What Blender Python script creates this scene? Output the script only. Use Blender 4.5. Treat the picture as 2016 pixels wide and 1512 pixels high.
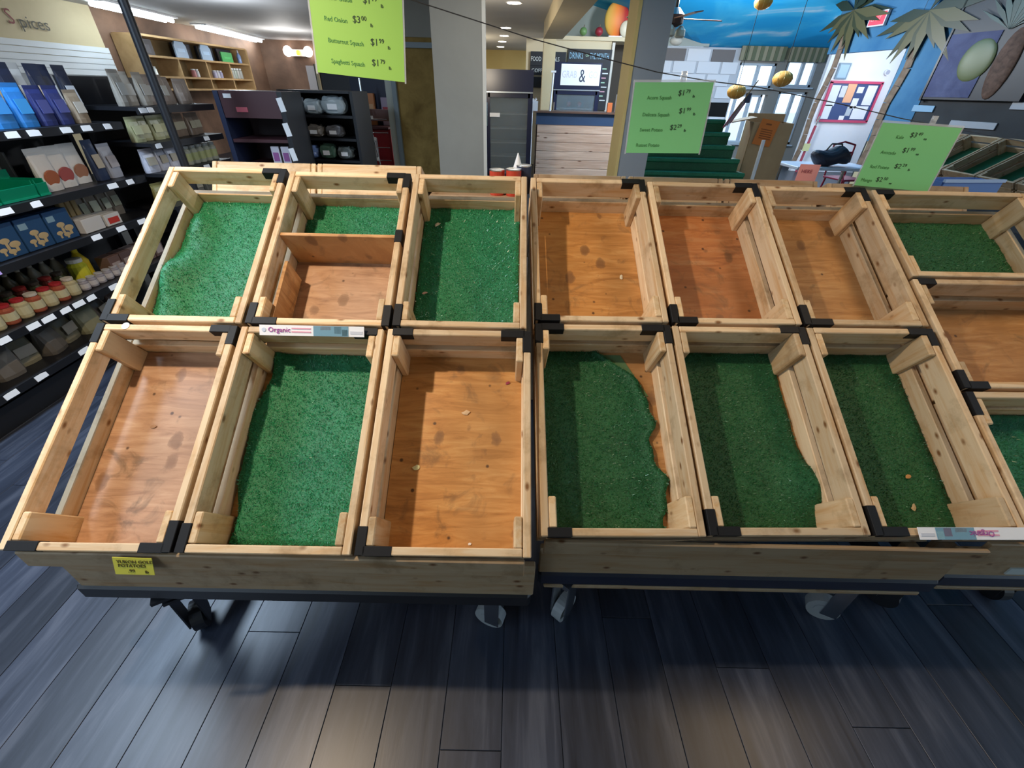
import bpy, bmesh, math, random
from mathutils import Matrix, Vector, Euler
random.seed(7)
for o in list(bpy.data.objects): bpy.data.objects.remove(o)
SC = bpy.context.scene
COL = SC.collection
R = math.radians
# ------------------------------------------------------------------ camera
H = 1.55
cam = bpy.data.cameras.new('camera'); cam.sensor_width = 36.0; cam.lens = 830.0/2016*36
cam.clip_start = 0.02; cam.clip_end = 200
camo = bpy.data.objects.new('camera', cam); COL.objects.link(camo)
pitch, roll, yaw = R(34.93), R(1.557), R(0.35)
fw = Vector((math.sin(yaw)*math.cos(pitch), math.cos(yaw)*math.cos(pitch), -math.sin(pitch)))
rt = Vector((math.cos(yaw), -math.sin(yaw), 0)); up = rt.cross(fw)
r2 = rt*math.cos(roll) + up*math.sin(roll); u2 = -rt*math.sin(roll) + up*math.cos(roll)
m = Matrix((r2, u2, -fw)).transposed().to_4x4(); m.translation = (0, 0, H)
camo.matrix_world = m
SC.camera = camo
# ------------------------------------------------------------------ world, lights, exposure
w = bpy.data.worlds.new('sky'); SC.world = w; w.use_nodes = True
bg = w.node_tree.nodes['Background']; bg.inputs[0].default_value = (0.62, 0.80, 1.0, 1); bg.inputs[1].default_value = 2.6
vs = SC.view_settings
vs.view_transform = 'Standard'; vs.look = 'None'; vs.gamma = 1.0; vs.use_curve_mapping = False; vs.exposure = 0.08
def lamp(name, kind, loc, energy, col, rot=(0, 0, 0), **kw):
    l = bpy.data.lights.new(name, kind); l.energy = energy; l.color = col
    for k, v in kw.items(): setattr(l, k, v)
    o = bpy.data.objects.new(name, l); COL.objects.link(o); o.location = loc; o.rotation_euler = rot
    return o
# warm ceiling spots over the produce carts, cool fluorescents over the aisles, plus added fill lights in corridor, aisles, centre and cafe
lamp('ceiling_spot_warm', 'SPOT', (-1.20, 0.72, 2.50), 118, (1.0, 0.78, 0.54), spot_size=R(150), spot_blend=0.5, shadow_soft_size=0.035)
lamp('ceiling_spot_warm', 'SPOT', (1.75, 0.95, 2.50), 42, (1.0, 0.72, 0.42), spot_size=R(150), spot_blend=0.5, shadow_soft_size=0.28)
lamp('corridor_fill_light', 'POINT', (-0.6, 7.4, 1.75), 42, (1.0, 0.86, 0.66), shadow_soft_size=0.12)  # unseen point light added to brighten the corridor and its ceiling
lamp('corridor_fill_light', 'POINT', (-1.4, 13.5, 1.7), 70, (1.0, 0.82, 0.55), shadow_soft_size=0.12)  # second corridor fill, added without a fixture
lamp('aisle_fluorescent_or_fill', 'AREA', (-2.9, -1.2, 2.56), 45, (0.62, 0.80, 1.0), shape='RECTANGLE', size=0.3, size_y=2.4)
lamp('aisle_fluorescent_or_fill', 'AREA', (-2.45, 1.6, 2.56), 82, (0.62, 0.80, 1.0), shape='RECTANGLE', size=0.22, size_y=1.9)
lamp('aisle_fill_light', 'POINT', (-4.6, 8.4, 2.0), 60, (0.85, 0.92, 1.0), shadow_soft_size=0.2)  # both aisle points are added to lift the dark left ceiling
lamp('aisle_fill_light', 'POINT', (-5.6, 13.0, 2.0), 60, (0.95, 0.93, 0.9), shadow_soft_size=0.2)
lamp('aisle_fluorescent_or_fill', 'AREA', (0.1, 3.4, 2.56), 30, (0.95, 0.92, 0.86), shape='RECTANGLE', size=1.2, size_y=0.3)  # added for centre ambient, no fluorescent fixture here
lamp('cafe_fill_light', 'POINT', (2.7, 8.6, 2.9), 340, (0.90, 0.95, 1.0), shadow_soft_size=0.2)  # added to light the sky ceiling, standing in for the fan lamps
lamp('cafe_fill_light', 'POINT', (4.6, 9.6, 2.2), 130, (0.88, 0.94, 1.0), shadow_soft_size=0.2)  # added cafe fill with no lamp at this spot
lamp('cafe_fill_light', 'POINT', (8.0, 10.9, 2.2), 45, (0.95, 0.95, 1.0), shadow_soft_size=0.15)  # fill light added for the nook
# ------------------------------------------------------------------ helpers: materials
MATS = {}
def mat(name, col, rough=0.5, metal=0.0, emit=0.0, spec=0.5, alpha=None, trans=0.0):
    if name in MATS: return MATS[name]
    mm = bpy.data.materials.new(name); mm.use_nodes = True
    b = mm.node_tree.nodes['Principled BSDF']
    c = (*col, 1)
    b.inputs['Base Color'].default_value = c; b.inputs['Roughness'].default_value = rough
    b.inputs['Metallic'].default_value = metal; b.inputs['Specular IOR Level'].default_value = spec
    if emit: b.inputs['Emission Color'].default_value = c; b.inputs['Emission Strength'].default_value = emit
    if trans: b.inputs['Transmission Weight'].default_value = trans
    if alpha is not None: b.inputs['Alpha'].default_value = alpha
    MATS[name] = mm
    return mm
class NT:
    def __init__(s, name):
        s.m = bpy.data.materials.new(name); s.m.use_nodes = True; s.t = s.m.node_tree; s.b = s.t.nodes['Principled BSDF']; MATS[name] = s.m
    def n(s, typ, **kw):
        x = s.t.nodes.new(typ)
        for k, v in kw.items():
            if k.startswith('i_'): x.inputs[k[2:].replace('_', ' ')].default_value = v
            else: setattr(x, k, v)
        return x
    def l(s, a, b): s.t.links.new(a, b)
    def coord(s, scale=(1, 1, 1), rnd=True, kind='Object'):
        tc = s.n('ShaderNodeTexCoord'); mp = s.n('ShaderNodeMapping'); mp.inputs['Scale'].default_value = scale
        if rnd:
            oi = s.n('ShaderNodeObjectInfo'); ml = s.n('ShaderNodeMath', operation='MULTIPLY'); ml.inputs[1].default_value = 37.0
            s.l(oi.outputs['Random'], ml.inputs[0]); cx = s.n('ShaderNodeCombineXYZ')
            for i in range(3): s.l(ml.outputs[0], cx.inputs[i])
            s.l(cx.outputs[0], mp.inputs['Location']); s.rand = oi.outputs['Random']
        s.l(tc.outputs[kind], mp.inputs['Vector']); return mp.outputs[0]
    def noise(s, vec, scale, detail=4, rough=0.55, dist=0.0):
        x = s.n('ShaderNodeTexNoise'); x.inputs['Scale'].default_value = scale; x.inputs['Detail'].default_value = detail
        x.inputs['Roughness'].default_value = rough; x.inputs['Distortion'].default_value = dist; s.l(vec, x.inputs['Vector']); return x.outputs['Fac']
    def ramp(s, fac, stops):
        x = s.n('ShaderNodeValToRGB'); e = x.color_ramp.elements
        while len(e) < len(stops): e.new(0.5)
        for k, (p, c) in enumerate(stops): e[k].position = p; e[k].color = (*c, 1) if len(c) == 3 else c
        s.l(fac, x.inputs[0]); return x.outputs['Color']
    def mix(s, fac, a, b, blend='MIX'):
        x = s.n('ShaderNodeMix', data_type='RGBA', blend_type=blend)
        for v, i in ((fac, 0), (a, 6), (b, 7)):
            if hasattr(v, 'is_linked') or hasattr(v, 'links'): s.l(v, x.inputs[i])
            else: x.inputs[i].default_value = v if i == 0 else (*v, 1)
        return x.outputs[2]
    def bump(s, fac, strength=0.2, dist=0.002):
        x = s.n('ShaderNodeBump'); x.inputs['Strength'].default_value = strength; x.inputs['Distance'].default_value = dist
        s.l(fac, x.inputs['Height']); s.l(x.outputs[0], s.b.inputs['Normal'])
    def done(s, col=None, rough=0.5, spec=0.4):
        if col is not None: s.l(col, s.b.inputs['Base Color'])
        s.b.inputs['Roughness'].default_value = rough; s.b.inputs['Specular IOR Level'].default_value = spec
        return s.m
def pine(name, axis, tint):
    t = NT(name)
    sc = [9.0, 9.0, 9.0]; sc[axis] = 0.8
    v = t.coord(tuple(sc)); g = t.noise(v, 5.0, 6, 0.6, 0.6)
    a = tuple(tint[i]*(0.93, 0.80, 0.62)[i] for i in range(3)); b = tuple(tint[i]*(0.80, 0.55, 0.31)[i] for i in range(3))
    c = t.ramp(g, [(0.30, b), (0.55, a), (0.75, tuple(x*1.05 for x in a))])
    sk = [22.0, 22.0, 22.0]; sk[axis] = 12.0
    v2 = t.coord(tuple(sk)); vo = t.n('ShaderNodeTexVoronoi'); vo.inputs['Scale'].default_value = 1.0; t.l(v2, vo.inputs['Vector'])
    kn = t.ramp(vo.outputs['Distance'], [(0.06, (1, 1, 1)), (0.17, (0, 0, 0))])
    c = t.mix(kn, c, (0.30*tint[0], 0.15*tint[1], 0.06*tint[2]))
    v3 = t.coord((1, 1, 1)); st = t.noise(v3, 9.0, 5, 0.65)
    stn = t.ramp(st, [(0.52, (0, 0, 0)), (0.70, (0.62, 0.62, 0.62))])
    c = t.mix(stn, c, (0.42*tint[0], 0.30*tint[1], 0.17*tint[2]))
    hs = t.n('ShaderNodeHueSaturation'); mr = t.n('ShaderNodeMapRange'); mr.inputs[3].default_value = 0.74; mr.inputs[4].default_value = 1.12
    t.l(t.rand, mr.inputs[0]); t.l(mr.outputs[0], hs.inputs['Value']); t.l(c, hs.inputs['Color'])
    t.bump(g, 0.25, 0.002)
    return t.done(hs.outputs[0], 0.55, 0.3)
PX = [pine('pine_x', 0, (0.80, 0.70, 0.57)), pine('pine_y', 1, (0.80, 0.70, 0.57)), pine('pine_z', 2, (0.76, 0.65, 0.50))]
WX = [pine('weathered_pine_x', 0, (0.50, 0.43, 0.37)), pine('weathered_pine_y', 1, (0.50, 0.43, 0.37)), pine('weathered_pine_z', 2, (0.48, 0.42, 0.36))]
FASC = pine('fascia_pine_shaded', 0, (0.40, 0.34, 0.27))  # shade on the cart fronts is put into this darker pine
def plywood(name, c0, c1, c2, dirt=0.7):
    t = NT(name); v = t.coord((2.0, 14.0, 2.0)); g = t.noise(v, 2.6, 7, 0.62, 1.2)
    c = t.ramp(g, [(0.28, c0), (0.5, c1), (0.72, c2)])
    v2 = t.coord((1, 1, 1))
    s3 = t.noise(v2, 3.2, 3, 0.6); m3 = t.ramp(s3, [(0.42, (0, 0, 0)), (0.62, (0.55, 0.55, 0.55))]); c = t.mix(m3, c, tuple(x*0.62 for x in c1))
    s1 = t.noise(v2, 11.0, 5, 0.62, 0.8)
    m1 = t.ramp(s1, [(0.55, (0, 0, 0)), (0.66, (dirt*.55,)*3), (0.78, (dirt,)*3)])
    c = t.mix(m1, c, (0.13, 0.085, 0.05))
    vs = t.coord((1.3, 0.9, 1)); vo = t.n('ShaderNodeTexVoronoi'); vo.inputs['Scale'].default_value = 7.0; t.l(vs, vo.inputs['Vector'])
    nz = t.noise(v2, 40.0, 3, 0.6); ad = t.n('ShaderNodeMath', operation='MULTIPLY_ADD'); ad.inputs[1].default_value = 0.16; t.l(nz, ad.inputs[0]); t.l(vo.outputs['Distance'], ad.inputs[2])
    sp = t.ramp(ad.outputs[0], [(0.19, (0.75, 0.75, 0.75)), (0.24, (0.5, 0.5, 0.5)), (0.27, (0, 0, 0))])
    c = t.mix(sp, c, (0.20, 0.10, 0.05))
    vo2 = t.n('ShaderNodeTexVoronoi'); vo2.inputs['Scale'].default_value = 15.0; t.l(v2, vo2.inputs['Vector'])
    c = t.mix(t.ramp(vo2.outputs['Distance'], [(0.05, (0.9, 0.9, 0.9)), (0.10, (0, 0, 0))]), c, (0.08, 0.04, 0.025))
    t.bump(g, 0.15, 0.002)
    return t.done(c, 0.42, 0.4)
PLYP = plywood('plywood_pinkish', (0.30, 0.155, 0.085), (0.47, 0.27, 0.155), (0.58, 0.37, 0.23), 0.9)
PLY = plywood('plywood_orange', (0.40, 0.175, 0.05), (0.62, 0.30, 0.095), (0.74, 0.42, 0.16))
PLYR = plywood('plywood_red', (0.36, 0.13, 0.05), (0.55, 0.22, 0.08), (0.62, 0.32, 0.15))
PLYB = plywood('plywood_brown', (0.34, 0.16, 0.06), (0.54, 0.28, 0.11), (0.68, 0.42, 0.2))
def turfmat(name, dark, light, rough):
    t = NT(name); v = t.coord((1, 1, 1)); a = t.noise(v, 9.0, 4, 0.6); b = t.noise(v, 160.0, 3, 0.7)
    c = t.ramp(a, [(0.3, dark), (0.7, light)])
    c2 = t.mix(t.ramp(b, [(0.35, (0, 0, 0)), (0.7, (0.55, 0.55, 0.55))]), c, tuple(min(1, x*2.0+0.01) for x in light))
    t.bump(b, 0.7, 0.004)
    return t.done(c2, rough, 0.5)
TURF = turfmat('turf_green', (0.006, 0.095, 0.040), (0.012, 0.185, 0.078), 0.55)
TURFD = turfmat('turf_green_dark', (0.007, 0.062, 0.022), (0.012, 0.105, 0.036), 0.6)
FIB = mat('turf_fibre_green', (0.018, 0.26, 0.105), 0.28, 0, 0, 0.7)
GLINT = mat('turf_fibre_glint', (0.30, 0.60, 0.42), 0.15, 0, 0, 0.9)  # glints painted in as a paler colour on a few fibres
FIBD = mat('turf_fibre_dark', (0.012, 0.13, 0.042), 0.42, 0, 0, 0.5)
def plank_mat(name):
    t = NT(name); v = t.coord((7.0, 0.7, 7.0)); g = t.noise(v, 3.0, 6, 0.6, 0.5)
    c = t.ramp(g, [(0.28, (0.012, 0.016, 0.028)), (0.52, (0.034, 0.042, 0.066)), (0.75, (0.085, 0.096, 0.130))])
    hs = t.n('ShaderNodeHueSaturation'); mr = t.n('ShaderNodeMapRange'); mr.inputs[3].default_value = 0.6; mr.inputs[4].default_value = 1.35
    t.l(t.rand, mr.inputs[0]); t.l(mr.outputs[0], hs.inputs['Value']); t.l(c, hs.inputs['Color'])
    t.bump(g, 0.15, 0.002)
    return t.done(hs.outputs[0], 0.36, 0.55)
FLOORM = plank_mat('vinyl_plank')
def mottled(name, c0, c1, scale=3.0, rough=0.7, rnd=False):
    t = NT(name); v = t.coord((1, 1, 1), rnd); g = t.noise(v, scale, 5, 0.6, 0.4)
    return t.done(t.ramp(g, [(0.3, c0), (0.7, c1)]), rough, 0.3)
def knotty(name):
    t = NT(name); v = t.coord((0.6, 6.0, 9.0)); g = t.noise(v, 2.0, 5, 0.6, 0.8)
    c = t.ramp(g, [(0.3, (0.50, 0.31, 0.22)), (0.7, (0.78, 0.58, 0.45))])
    v2 = t.coord((1.6, 6.0, 6.0)); vo = t.n('ShaderNodeTexVoronoi'); vo.inputs['Scale'].default_value = 1.6; t.l(v2, vo.inputs['Vector'])
    c = t.mix(t.ramp(vo.outputs['Distance'], [(0.05, (1, 1, 1)), (0.14, (0, 0, 0))]), c, (0.16, 0.06, 0.03))
    return t.done(c, 0.5)
KNOT = knotty('knotty_plank')
def skymat():
    t = NT('painted_sky'); v = t.coord((1, 1.6, 1), False); g = t.noise(v, 0.55, 6, 0.55, 0.6)
    return t.done(t.ramp(g, [(0.44, (0.012, 0.36, 0.76)), (0.56, (0.05, 0.47, 0.82)), (0.68, (0.74, 0.86, 0.95))]), 0.8, 0.2)
SKY = skymat()
MURAL = mottled('mural_blue', (0.02, 0.11, 0.24), (0.07, 0.20, 0.34), 0.9)
GREYW = mottled('paint_grey', (0.25, 0.245, 0.22), (0.30, 0.295, 0.265), 1.2)
TANW = mottled('paint_tan', (0.50, 0.42, 0.26), (0.58, 0.49, 0.31), 1.2)
GOLDW = mottled('sponged_gold', (0.16, 0.095, 0.018), (0.36, 0.24, 0.07), 4.0)
YELW = mottled('paint_yellow', (0.60, 0.44, 0.16), (0.68, 0.52, 0.22), 1.0)
CREAM = mottled('paint_cream', (0.66, 0.58, 0.40), (0.72, 0.64, 0.46), 1.0)
BROWNW = mottled('wall_brown', (0.06, 0.035, 0.025), (0.24, 0.14, 0.09), 0.8)
WHITEW = mottled('paint_white', (0.72, 0.74, 0.78), (0.80, 0.82, 0.86), 1.0)
CEILM = mottled('ceiling_paint', (0.42, 0.42, 0.42), (0.50, 0.50, 0.50), 0.8)
DARKW = mottled('wall_dark', (0.018, 0.02, 0.024), (0.045, 0.048, 0.052), 0.8)
CARD = mottled('cardboard', (0.46, 0.29, 0.15), (0.56, 0.37, 0.20), 3.0)
BLK = mat('black_tape', (0.008, 0.008, 0.009), 0.6, 0, 0, 0.25)
BLKM = mat('black_metal', (0.012, 0.013, 0.017), 0.4)
SHELFM = mat('black_shelf', (0.010, 0.011, 0.015), 0.42)
STEEL = mat('chrome', (0.62, 0.64, 0.67), 0.25, 1.0)
WHITE = mat('white_plastic', (0.80, 0.82, 0.85), 0.4)
PAPER = mat('white_paper', (0.86, 0.88, 0.92), 0.7)
NAVY = mat('navy', (0.02, 0.03, 0.075), 0.45)
GLASS = mat('clear_glass', (0.95, 0.98, 1.0), 0.03, trans=1.0)
FILM = mat('clear_film', (0.75, 0.80, 0.85), 0.12, alpha=0.35)
INK = mat('ink_dark', (0.02, 0.05, 0.025), 0.7)
INKG = mat('ink_green', (0.06, 0.24, 0.07), 0.7)
GREENP = mat('green_paper', (0.22, 0.64, 0.27), 0.55)
GREENP2 = mat('green_paper_lime', (0.29, 0.56, 0.10), 0.5)
# ------------------------------------------------------------------ helpers: geometry
MC = {}
def link(name, me, parent=None, loc=(0, 0, 0), rot=(0, 0, 0)):
    o = bpy.data.objects.new(name, me); COL.objects.link(o)
    if parent is not None: o.parent = parent
    o.location = loc; o.rotation_euler = rot
    return o
def box_me(sx, sy, sz, mt, bev=0.0):
    k = (round(sx, 4), round(sy, 4), round(sz, 4), mt.name, bev)
    if k in MC: return MC[k]
    bm = bmesh.new(); bmesh.ops.create_cube(bm, size=1.0); bmesh.ops.scale(bm, vec=(sx, sy, sz), verts=bm.verts)
    if bev: bmesh.ops.bevel(bm, geom=bm.edges[:], offset=bev, segments=1, affect='EDGES')
    me = bpy.data.meshes.new('box'); bm.to_mesh(me); bm.free(); me.materials.append(mt); MC[k] = me
    return me
def box(name, c, s, mt, parent=None, rot=(0, 0, 0), bev=0.0):
    return link(name, box_me(s[0], s[1], s[2], mt, bev), parent, c, rot)
class B:
    def __init__(s): s.bm = bmesh.new()
    def box(s, c, sz, rot=None, bev=0.0):
        g = bmesh.ops.create_cube(s.bm, size=1.0); vv = g['verts']
        mx = Matrix.Translation(c) @ (rot.to_4x4() if rot else Matrix()) @ Matrix.Diagonal((*sz, 1)); bmesh.ops.transform(s.bm, matrix=mx, verts=vv)
        return s
    def tube(s, p, q, r, seg=10, r2=None):
        p = Vector(p); q = Vector(q); d = q-p
        g = bmesh.ops.create_cone(s.bm, cap_ends=True, segments=seg, radius1=r, radius2=r if r2 is None else r2, depth=d.length)
        mx = Matrix.Translation((p+q)/2) @ d.to_track_quat('Z', 'Y').to_matrix().to_4x4(); bmesh.ops.transform(s.bm, matrix=mx, verts=g['verts'])
        return s
    def path(s, pts, r, seg=8):
        for a, b in zip(pts[:-1], pts[1:]): s.tube(a, b, r, seg)
        return s
    def lathe(s, prof, seg=16, c=(0, 0, 0)):
        rings = []
        for (r, z) in prof:
            rings.append([s.bm.verts.new((c[0]+r*math.cos(2*math.pi*i/seg), c[1]+r*math.sin(2*math.pi*i/seg), c[2]+z)) for i in range(seg)])
        for a, b in zip(rings[:-1], rings[1:]):
            for i in range(seg): s.bm.faces.new((a[i], a[(i+1) % seg], b[(i+1) % seg], b[i]))
        s.bm.faces.new(rings[0][::-1]); s.bm.faces.new(rings[-1])
        return s
    def ball(s, c, r, sc=(1, 1, 1), seg=14):
        g = bmesh.ops.create_uvsphere(s.bm, u_segments=seg, v_segments=max(6, seg//2+2), radius=r)
        bmesh.ops.transform(s.bm, matrix=Matrix.Translation(c) @ Matrix.Diagonal((*sc, 1)), verts=g['verts']); return s
    def prism(s, poly, y0, y1):
        a = [s.bm.verts.new((x, y0, z)) for x, z in poly]; b = [s.bm.verts.new((x, y1, z)) for x, z in poly]
        n = len(poly); s.bm.faces.new(a); s.bm.faces.new(b[::-1])
        for i in range(n): s.bm.faces.new((a[i], b[i], b[(i+1) % n], a[(i+1) % n]))
        return s
    def me(s, mt, smooth=False):
        bmesh.ops.recalc_face_normals(s.bm, faces=s.bm.faces[:])
        me = bpy.data.meshes.new('mesh'); s.bm.to_mesh(me); s.bm.free(); me.materials.append(mt)
        if smooth:
            for p in me.polygons: p.use_smooth = True
        return me
    def ob(s, name, mt, parent=None, loc=(0, 0, 0), rot=(0, 0, 0), smooth=False): return link(name, s.me(mt, smooth), parent, loc, rot)
def tag(o, label, cat, group=None):
    o['label'] = label; o['category'] = cat
    if group: o['group'] = group
    return o
def thing(name, label, cat, loc=(0, 0, 0), rz=0.0, group=None, mw=None):
    o = bpy.data.objects.new(name, None); COL.objects.link(o); o.empty_display_size = 0.05
    if mw is not None: o.matrix_world = mw
    else: o.location = loc; o.rotation_euler = (0, 0, rz)
    return tag(o, label, cat, group)
def struct(o, label=None, cat=None):
    o['kind'] = 'structure'
    if label: o['label'] = label
    if cat: o['category'] = cat
    return o
TXT = {}
def text(s, size, mt, parent, loc, rot=(math.pi/2, 0, 0), align='LEFT', name='lettering', xs=1.0):
    k = (s, size, mt.name, align)
    if k not in TXT:
        cu = bpy.data.curves.new('t', 'FONT'); cu.body = s; cu.size = size; cu.align_x = align; cu.extrude = 0.0004; cu.resolution_u = 2
        to = bpy.data.objects.new('t', cu); COL.objects.link(to)
        dg = bpy.context.evaluated_depsgraph_get(); me = bpy.data.meshes.new_from_object(to.evaluated_get(dg))
        bpy.data.objects.remove(to); me.materials.clear(); me.materials.append(mt); TXT[k] = me
    o = link(name, TXT[k], parent, loc, rot); o.scale = (xs, 1, 1)
    return o
# ------------------------------------------------------------------ structure: room shell
CZ = 2.60
floor = struct(box('floor', (0, 6.5, -0.03), (20, 23.5, 0.05), mat('subfloor', (0.02, 0.023, 0.032), 0.4)), 'dark grey-blue wood-look vinyl plank floor', 'floor')
pw = 0.176; pl = 1.22
ground = struct(box('ground', (0, 6, -0.2), (120, 120, 0.2), mat('pavement', (0.5, 0.5, 0.5), 0.9)), 'pale pavement outside the windows', 'ground')
for i in range(-20, 20):
    off = (i*0.437) % 1.0
    for j in range(-1, 3):
        y0 = -0.3 + (j+off)*pl
        if y0 > 2.6 or y0 + pl < -0.4: continue
        o = link('floor_plank', box_me(pw-0.002, pl-0.002, 0.008, FLOORM, 0.0008), floor, ((i+0.5)*pw, y0+pl/2-6.5, 0.026))
struct(box('ceiling', (-4.15, 7.0, CZ+0.05), (9.9, 22.5, 0.1), CEILM), 'grey flat ceiling over the shop side', 'ceiling')
bm = bmesh.new(); NX, NY = 44, 60
def vault(x, y): return min(4.6, max(3.40-0.235*(x-0.8), 2.48+0.262*(13.3-y)))
gr = [[bm.verts.new((0.8+8.8*i/NX, -4.3+17.6*j_/NY, vault(0.8+8.8*i/NX, -4.3+17.6*j_/NY))) for j_ in range(NY+1)] for i in range(NX+1)]
for i in range(NX):
    for j_ in range(NY): bm.faces.new((gr[i][j_], gr[i][j_+1], gr[i+1][j_+1], gr[i+1][j_]))
e = bmesh.ops.extrude_face_region(bm, geom=bm.faces[:]); bmesh.ops.translate(bm, vec=(0, 0, 0.08), verts=[v for v in e['geom'] if isinstance(v, bmesh.types.BMVert)])
bmesh.ops.recalc_face_normals(bm, faces=bm.faces[:]); me = bpy.data.meshes.new('vault'); bm.to_mesh(me); bm.free(); me.materials.append(SKY)
struct(link('ceiling', me), 'vaulted ceiling painted as blue sky with white clouds', 'ceiling')
struct(box('trim_1', (0.66, 5.6, 2.475), (0.36, 9.4, 0.25), TANW), 'tan boxed ceiling beam running back to the cafe counter', 'beam')
struct(box('wall_upper_left', (0.80, 4.5, 3.6), (0.08, 17.6, 2.1), TANW), 'upper wall above the ceiling beam', 'wall')
struct(box('wall_left', (-7.65, 2.8, 1.3), (0.1, 14.1, 2.6), TANW), 'tan wall behind the spice shelves', 'wall')
struct(box('wall_left_far', (-7.72, 13.8, 1.3), (0.1, 8.8, 2.6), BROWNW), 'dark brown wall beyond the wooden cubby shelf', 'wall')
struct(box('wall_back', (-5.3, 16.0, 1.3), (5.9, 0.1, 2.6), BROWNW), 'brown wood-toned back wall of the shop', 'wall')
struct(box('wall_back_centre', (-0.6, 17.6, 1.3), (3.6, 0.1, 2.6), YELW), 'yellow back wall at the end of the corridor', 'wall')
struct(box('wall_passage', (-2.35, 16.8, 1.3), (0.1, 1.7, 2.6), YELW), 'yellow return wall beside the corridor', 'wall')
gw = struct(box('wall_centre', (-1.17, 6.06, 1.0), (0.52, 0.10, 2.0), GOLDW), 'sponge-painted gold wall beside the grey pillar', 'wall')
struct(box('wall_centre_header', (-1.17, 6.06, 2.31), (0.6, 0.12, 0.62), GREYW), 'grey wall above the gold panel', 'wall')
struct(box('trim_2', (-1.20, 5.99, 1.93), (0.60, 0.05, 0.05), mat('trim_bluegrey', (0.20, 0.25, 0.28), 0.5)), 'blue-grey trim above the gold wall', 'trim')
struct(box('trim_3', (-1.425, 5.98, 1.0), (0.05, 0.06, 2.0), mat('trim_bluegrey', (0.2, 0.25, 0.28), 0.5)), 'blue-grey door casing left of the gold wall', 'trim')
struct(box('trim_4', (-1.49, 6.0, 1.0), (0.08, 0.05, 2.0), mat('trim_pale', (0.42, 0.46, 0.42), 0.5)), 'pale door casing beside the red snack rack', 'trim')
struct(box('pillar', (-0.52, 4.8, 1.3), (0.43, 0.40, 2.6), GREYW), 'wide grey square pillar behind the left produce cart', 'pillar')
struct(box('trim_5', (-0.29, 4.62, 1.3), (0.03, 0.05, 2.6), mat('trim_white', (0.62, 0.60, 0.54), 0.5)), 'white corner strip of the grey pillar', 'trim')
struct(box('column', (1.145, 4.80, 1.3), (0.27, 0.36, 2.6), mat('column_grey', (0.30, 0.32, 0.345), 0.6)), 'grey square column behind the right produce cart', 'column')
struct(box('trim_lit_side', (0.995, 4.80, 1.3), (0.03, 0.38, 2.6), YELW), 'side face of the grey column with yellow light painted in', 'trim')  # yellow light on this side is put into the paint colour
struct(box('column_far', (0.63, 10.75, 1.2), (0.24, 0.24, 2.4), TANW), 'slim tan column at the far end of the ceiling beam', 'column')
# cafe back: cream wall with ledge
struct(box('wall_cafe', (1.14, 12.1, 1.25), (1.9, 0.1, 2.5), CREAM), 'cream wall with the menu chalkboards', 'wall')
struct(box('wall_cafe_upper', (2.7, 13.05, 2.95), (3.8, 0.08, 0.9), mat('ledge_back', (0.33, 0.38, 0.36), 0.7)), 'grey-green wall behind the fruit ledge', 'wall')
struct(box('trim_7', (1.72, 12.5, 2.51), (1.84, 1.0, 0.07), CREAM), 'cream ledge above the menu boards', 'ledge')
struct(box('trim_8', (2.13, 12.02, 1.3), (0.06, 0.05, 2.3), mat('trim_white', (0.62, 0.6, 0.54), 0.5)), 'white casing right of the drinks board', 'trim')
struct(box('wall_cafe_dark', (2.7, 12.9, 1.3), (1.2, 0.1, 2.6), mat('painted_dimness', (0.05, 0.04, 0.03), 0.7)), 'dark panel for the dim doorway beside the drinks board', 'wall')  # darkness of the open doorway is painted onto a flat panel
# window wall pieces around openings; window boxes x0,x1,z0,z1
WY = 13.2
WIN = [(5.50, 6.42, 1.72, 2.22), (6.68, 7.42, 1.76, 2.30), (5.62, 6.30, 0.50, 1.58), (6.70, 7.40, 0.50, 1.66)]
wallw = []
def wallpiece(nm, x0, x1, z0, z1, mt, lb): wallw.append(struct(box(nm, ((x0+x1)/2, WY, (z0+z1)/2), (x1-x0, 0.16, z1-z0), mt), lb, 'wall'))
GRB = mat('brick_joint_grey', (0.46, 0.50, 0.56), 0.8)
BRKD = mat('brick_dark', (0.16, 0.15, 0.15), 0.8)
PIER = mat('window_pier', (0.20, 0.20, 0.19), 0.8)
wallpiece('wall_window_left', 2.9, 5.50, 0, 2.50, GRB, 'painted block wall left of the cafe windows')
wallpiece('wall_window_right', 7.42, 9.4, 0, 2.62, PIER, 'wall right of the cafe windows')
wallpiece('wall_window_top', 5.50, 7.42, 2.30, 2.62, mat('mural_olive', (0.12, 0.13, 0.09), 0.8), 'wall band above the cafe windows')
wallpiece('wall_window_middle', 6.42, 6.68, 0, 2.30, PIER, 'wall pier between the cafe windows')
wallpiece('wall_window_rail', 5.50, 6.42, 1.58, 1.72, PIER, 'wall band between upper and lower cafe window')
wallpiece('wall_window_rail_right', 6.68, 7.42, 1.66, 1.76, PIER, 'wall band between the right cafe windows')
wallpiece('wall_window_fill', 5.50, 6.42, 2.22, 2.30, PIER, 'strip above the left cafe window')
wallpiece('wall_window_sill', 5.50, 6.42, 0, 0.50, PIER, 'wall below the left cafe window')
wallpiece('wall_window_sill_right', 6.68, 7.42, 0, 0.50, PIER, 'wall below the right cafe window')
BRK = mat('brick_white', (0.66, 0.70, 0.76), 0.7)
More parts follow.
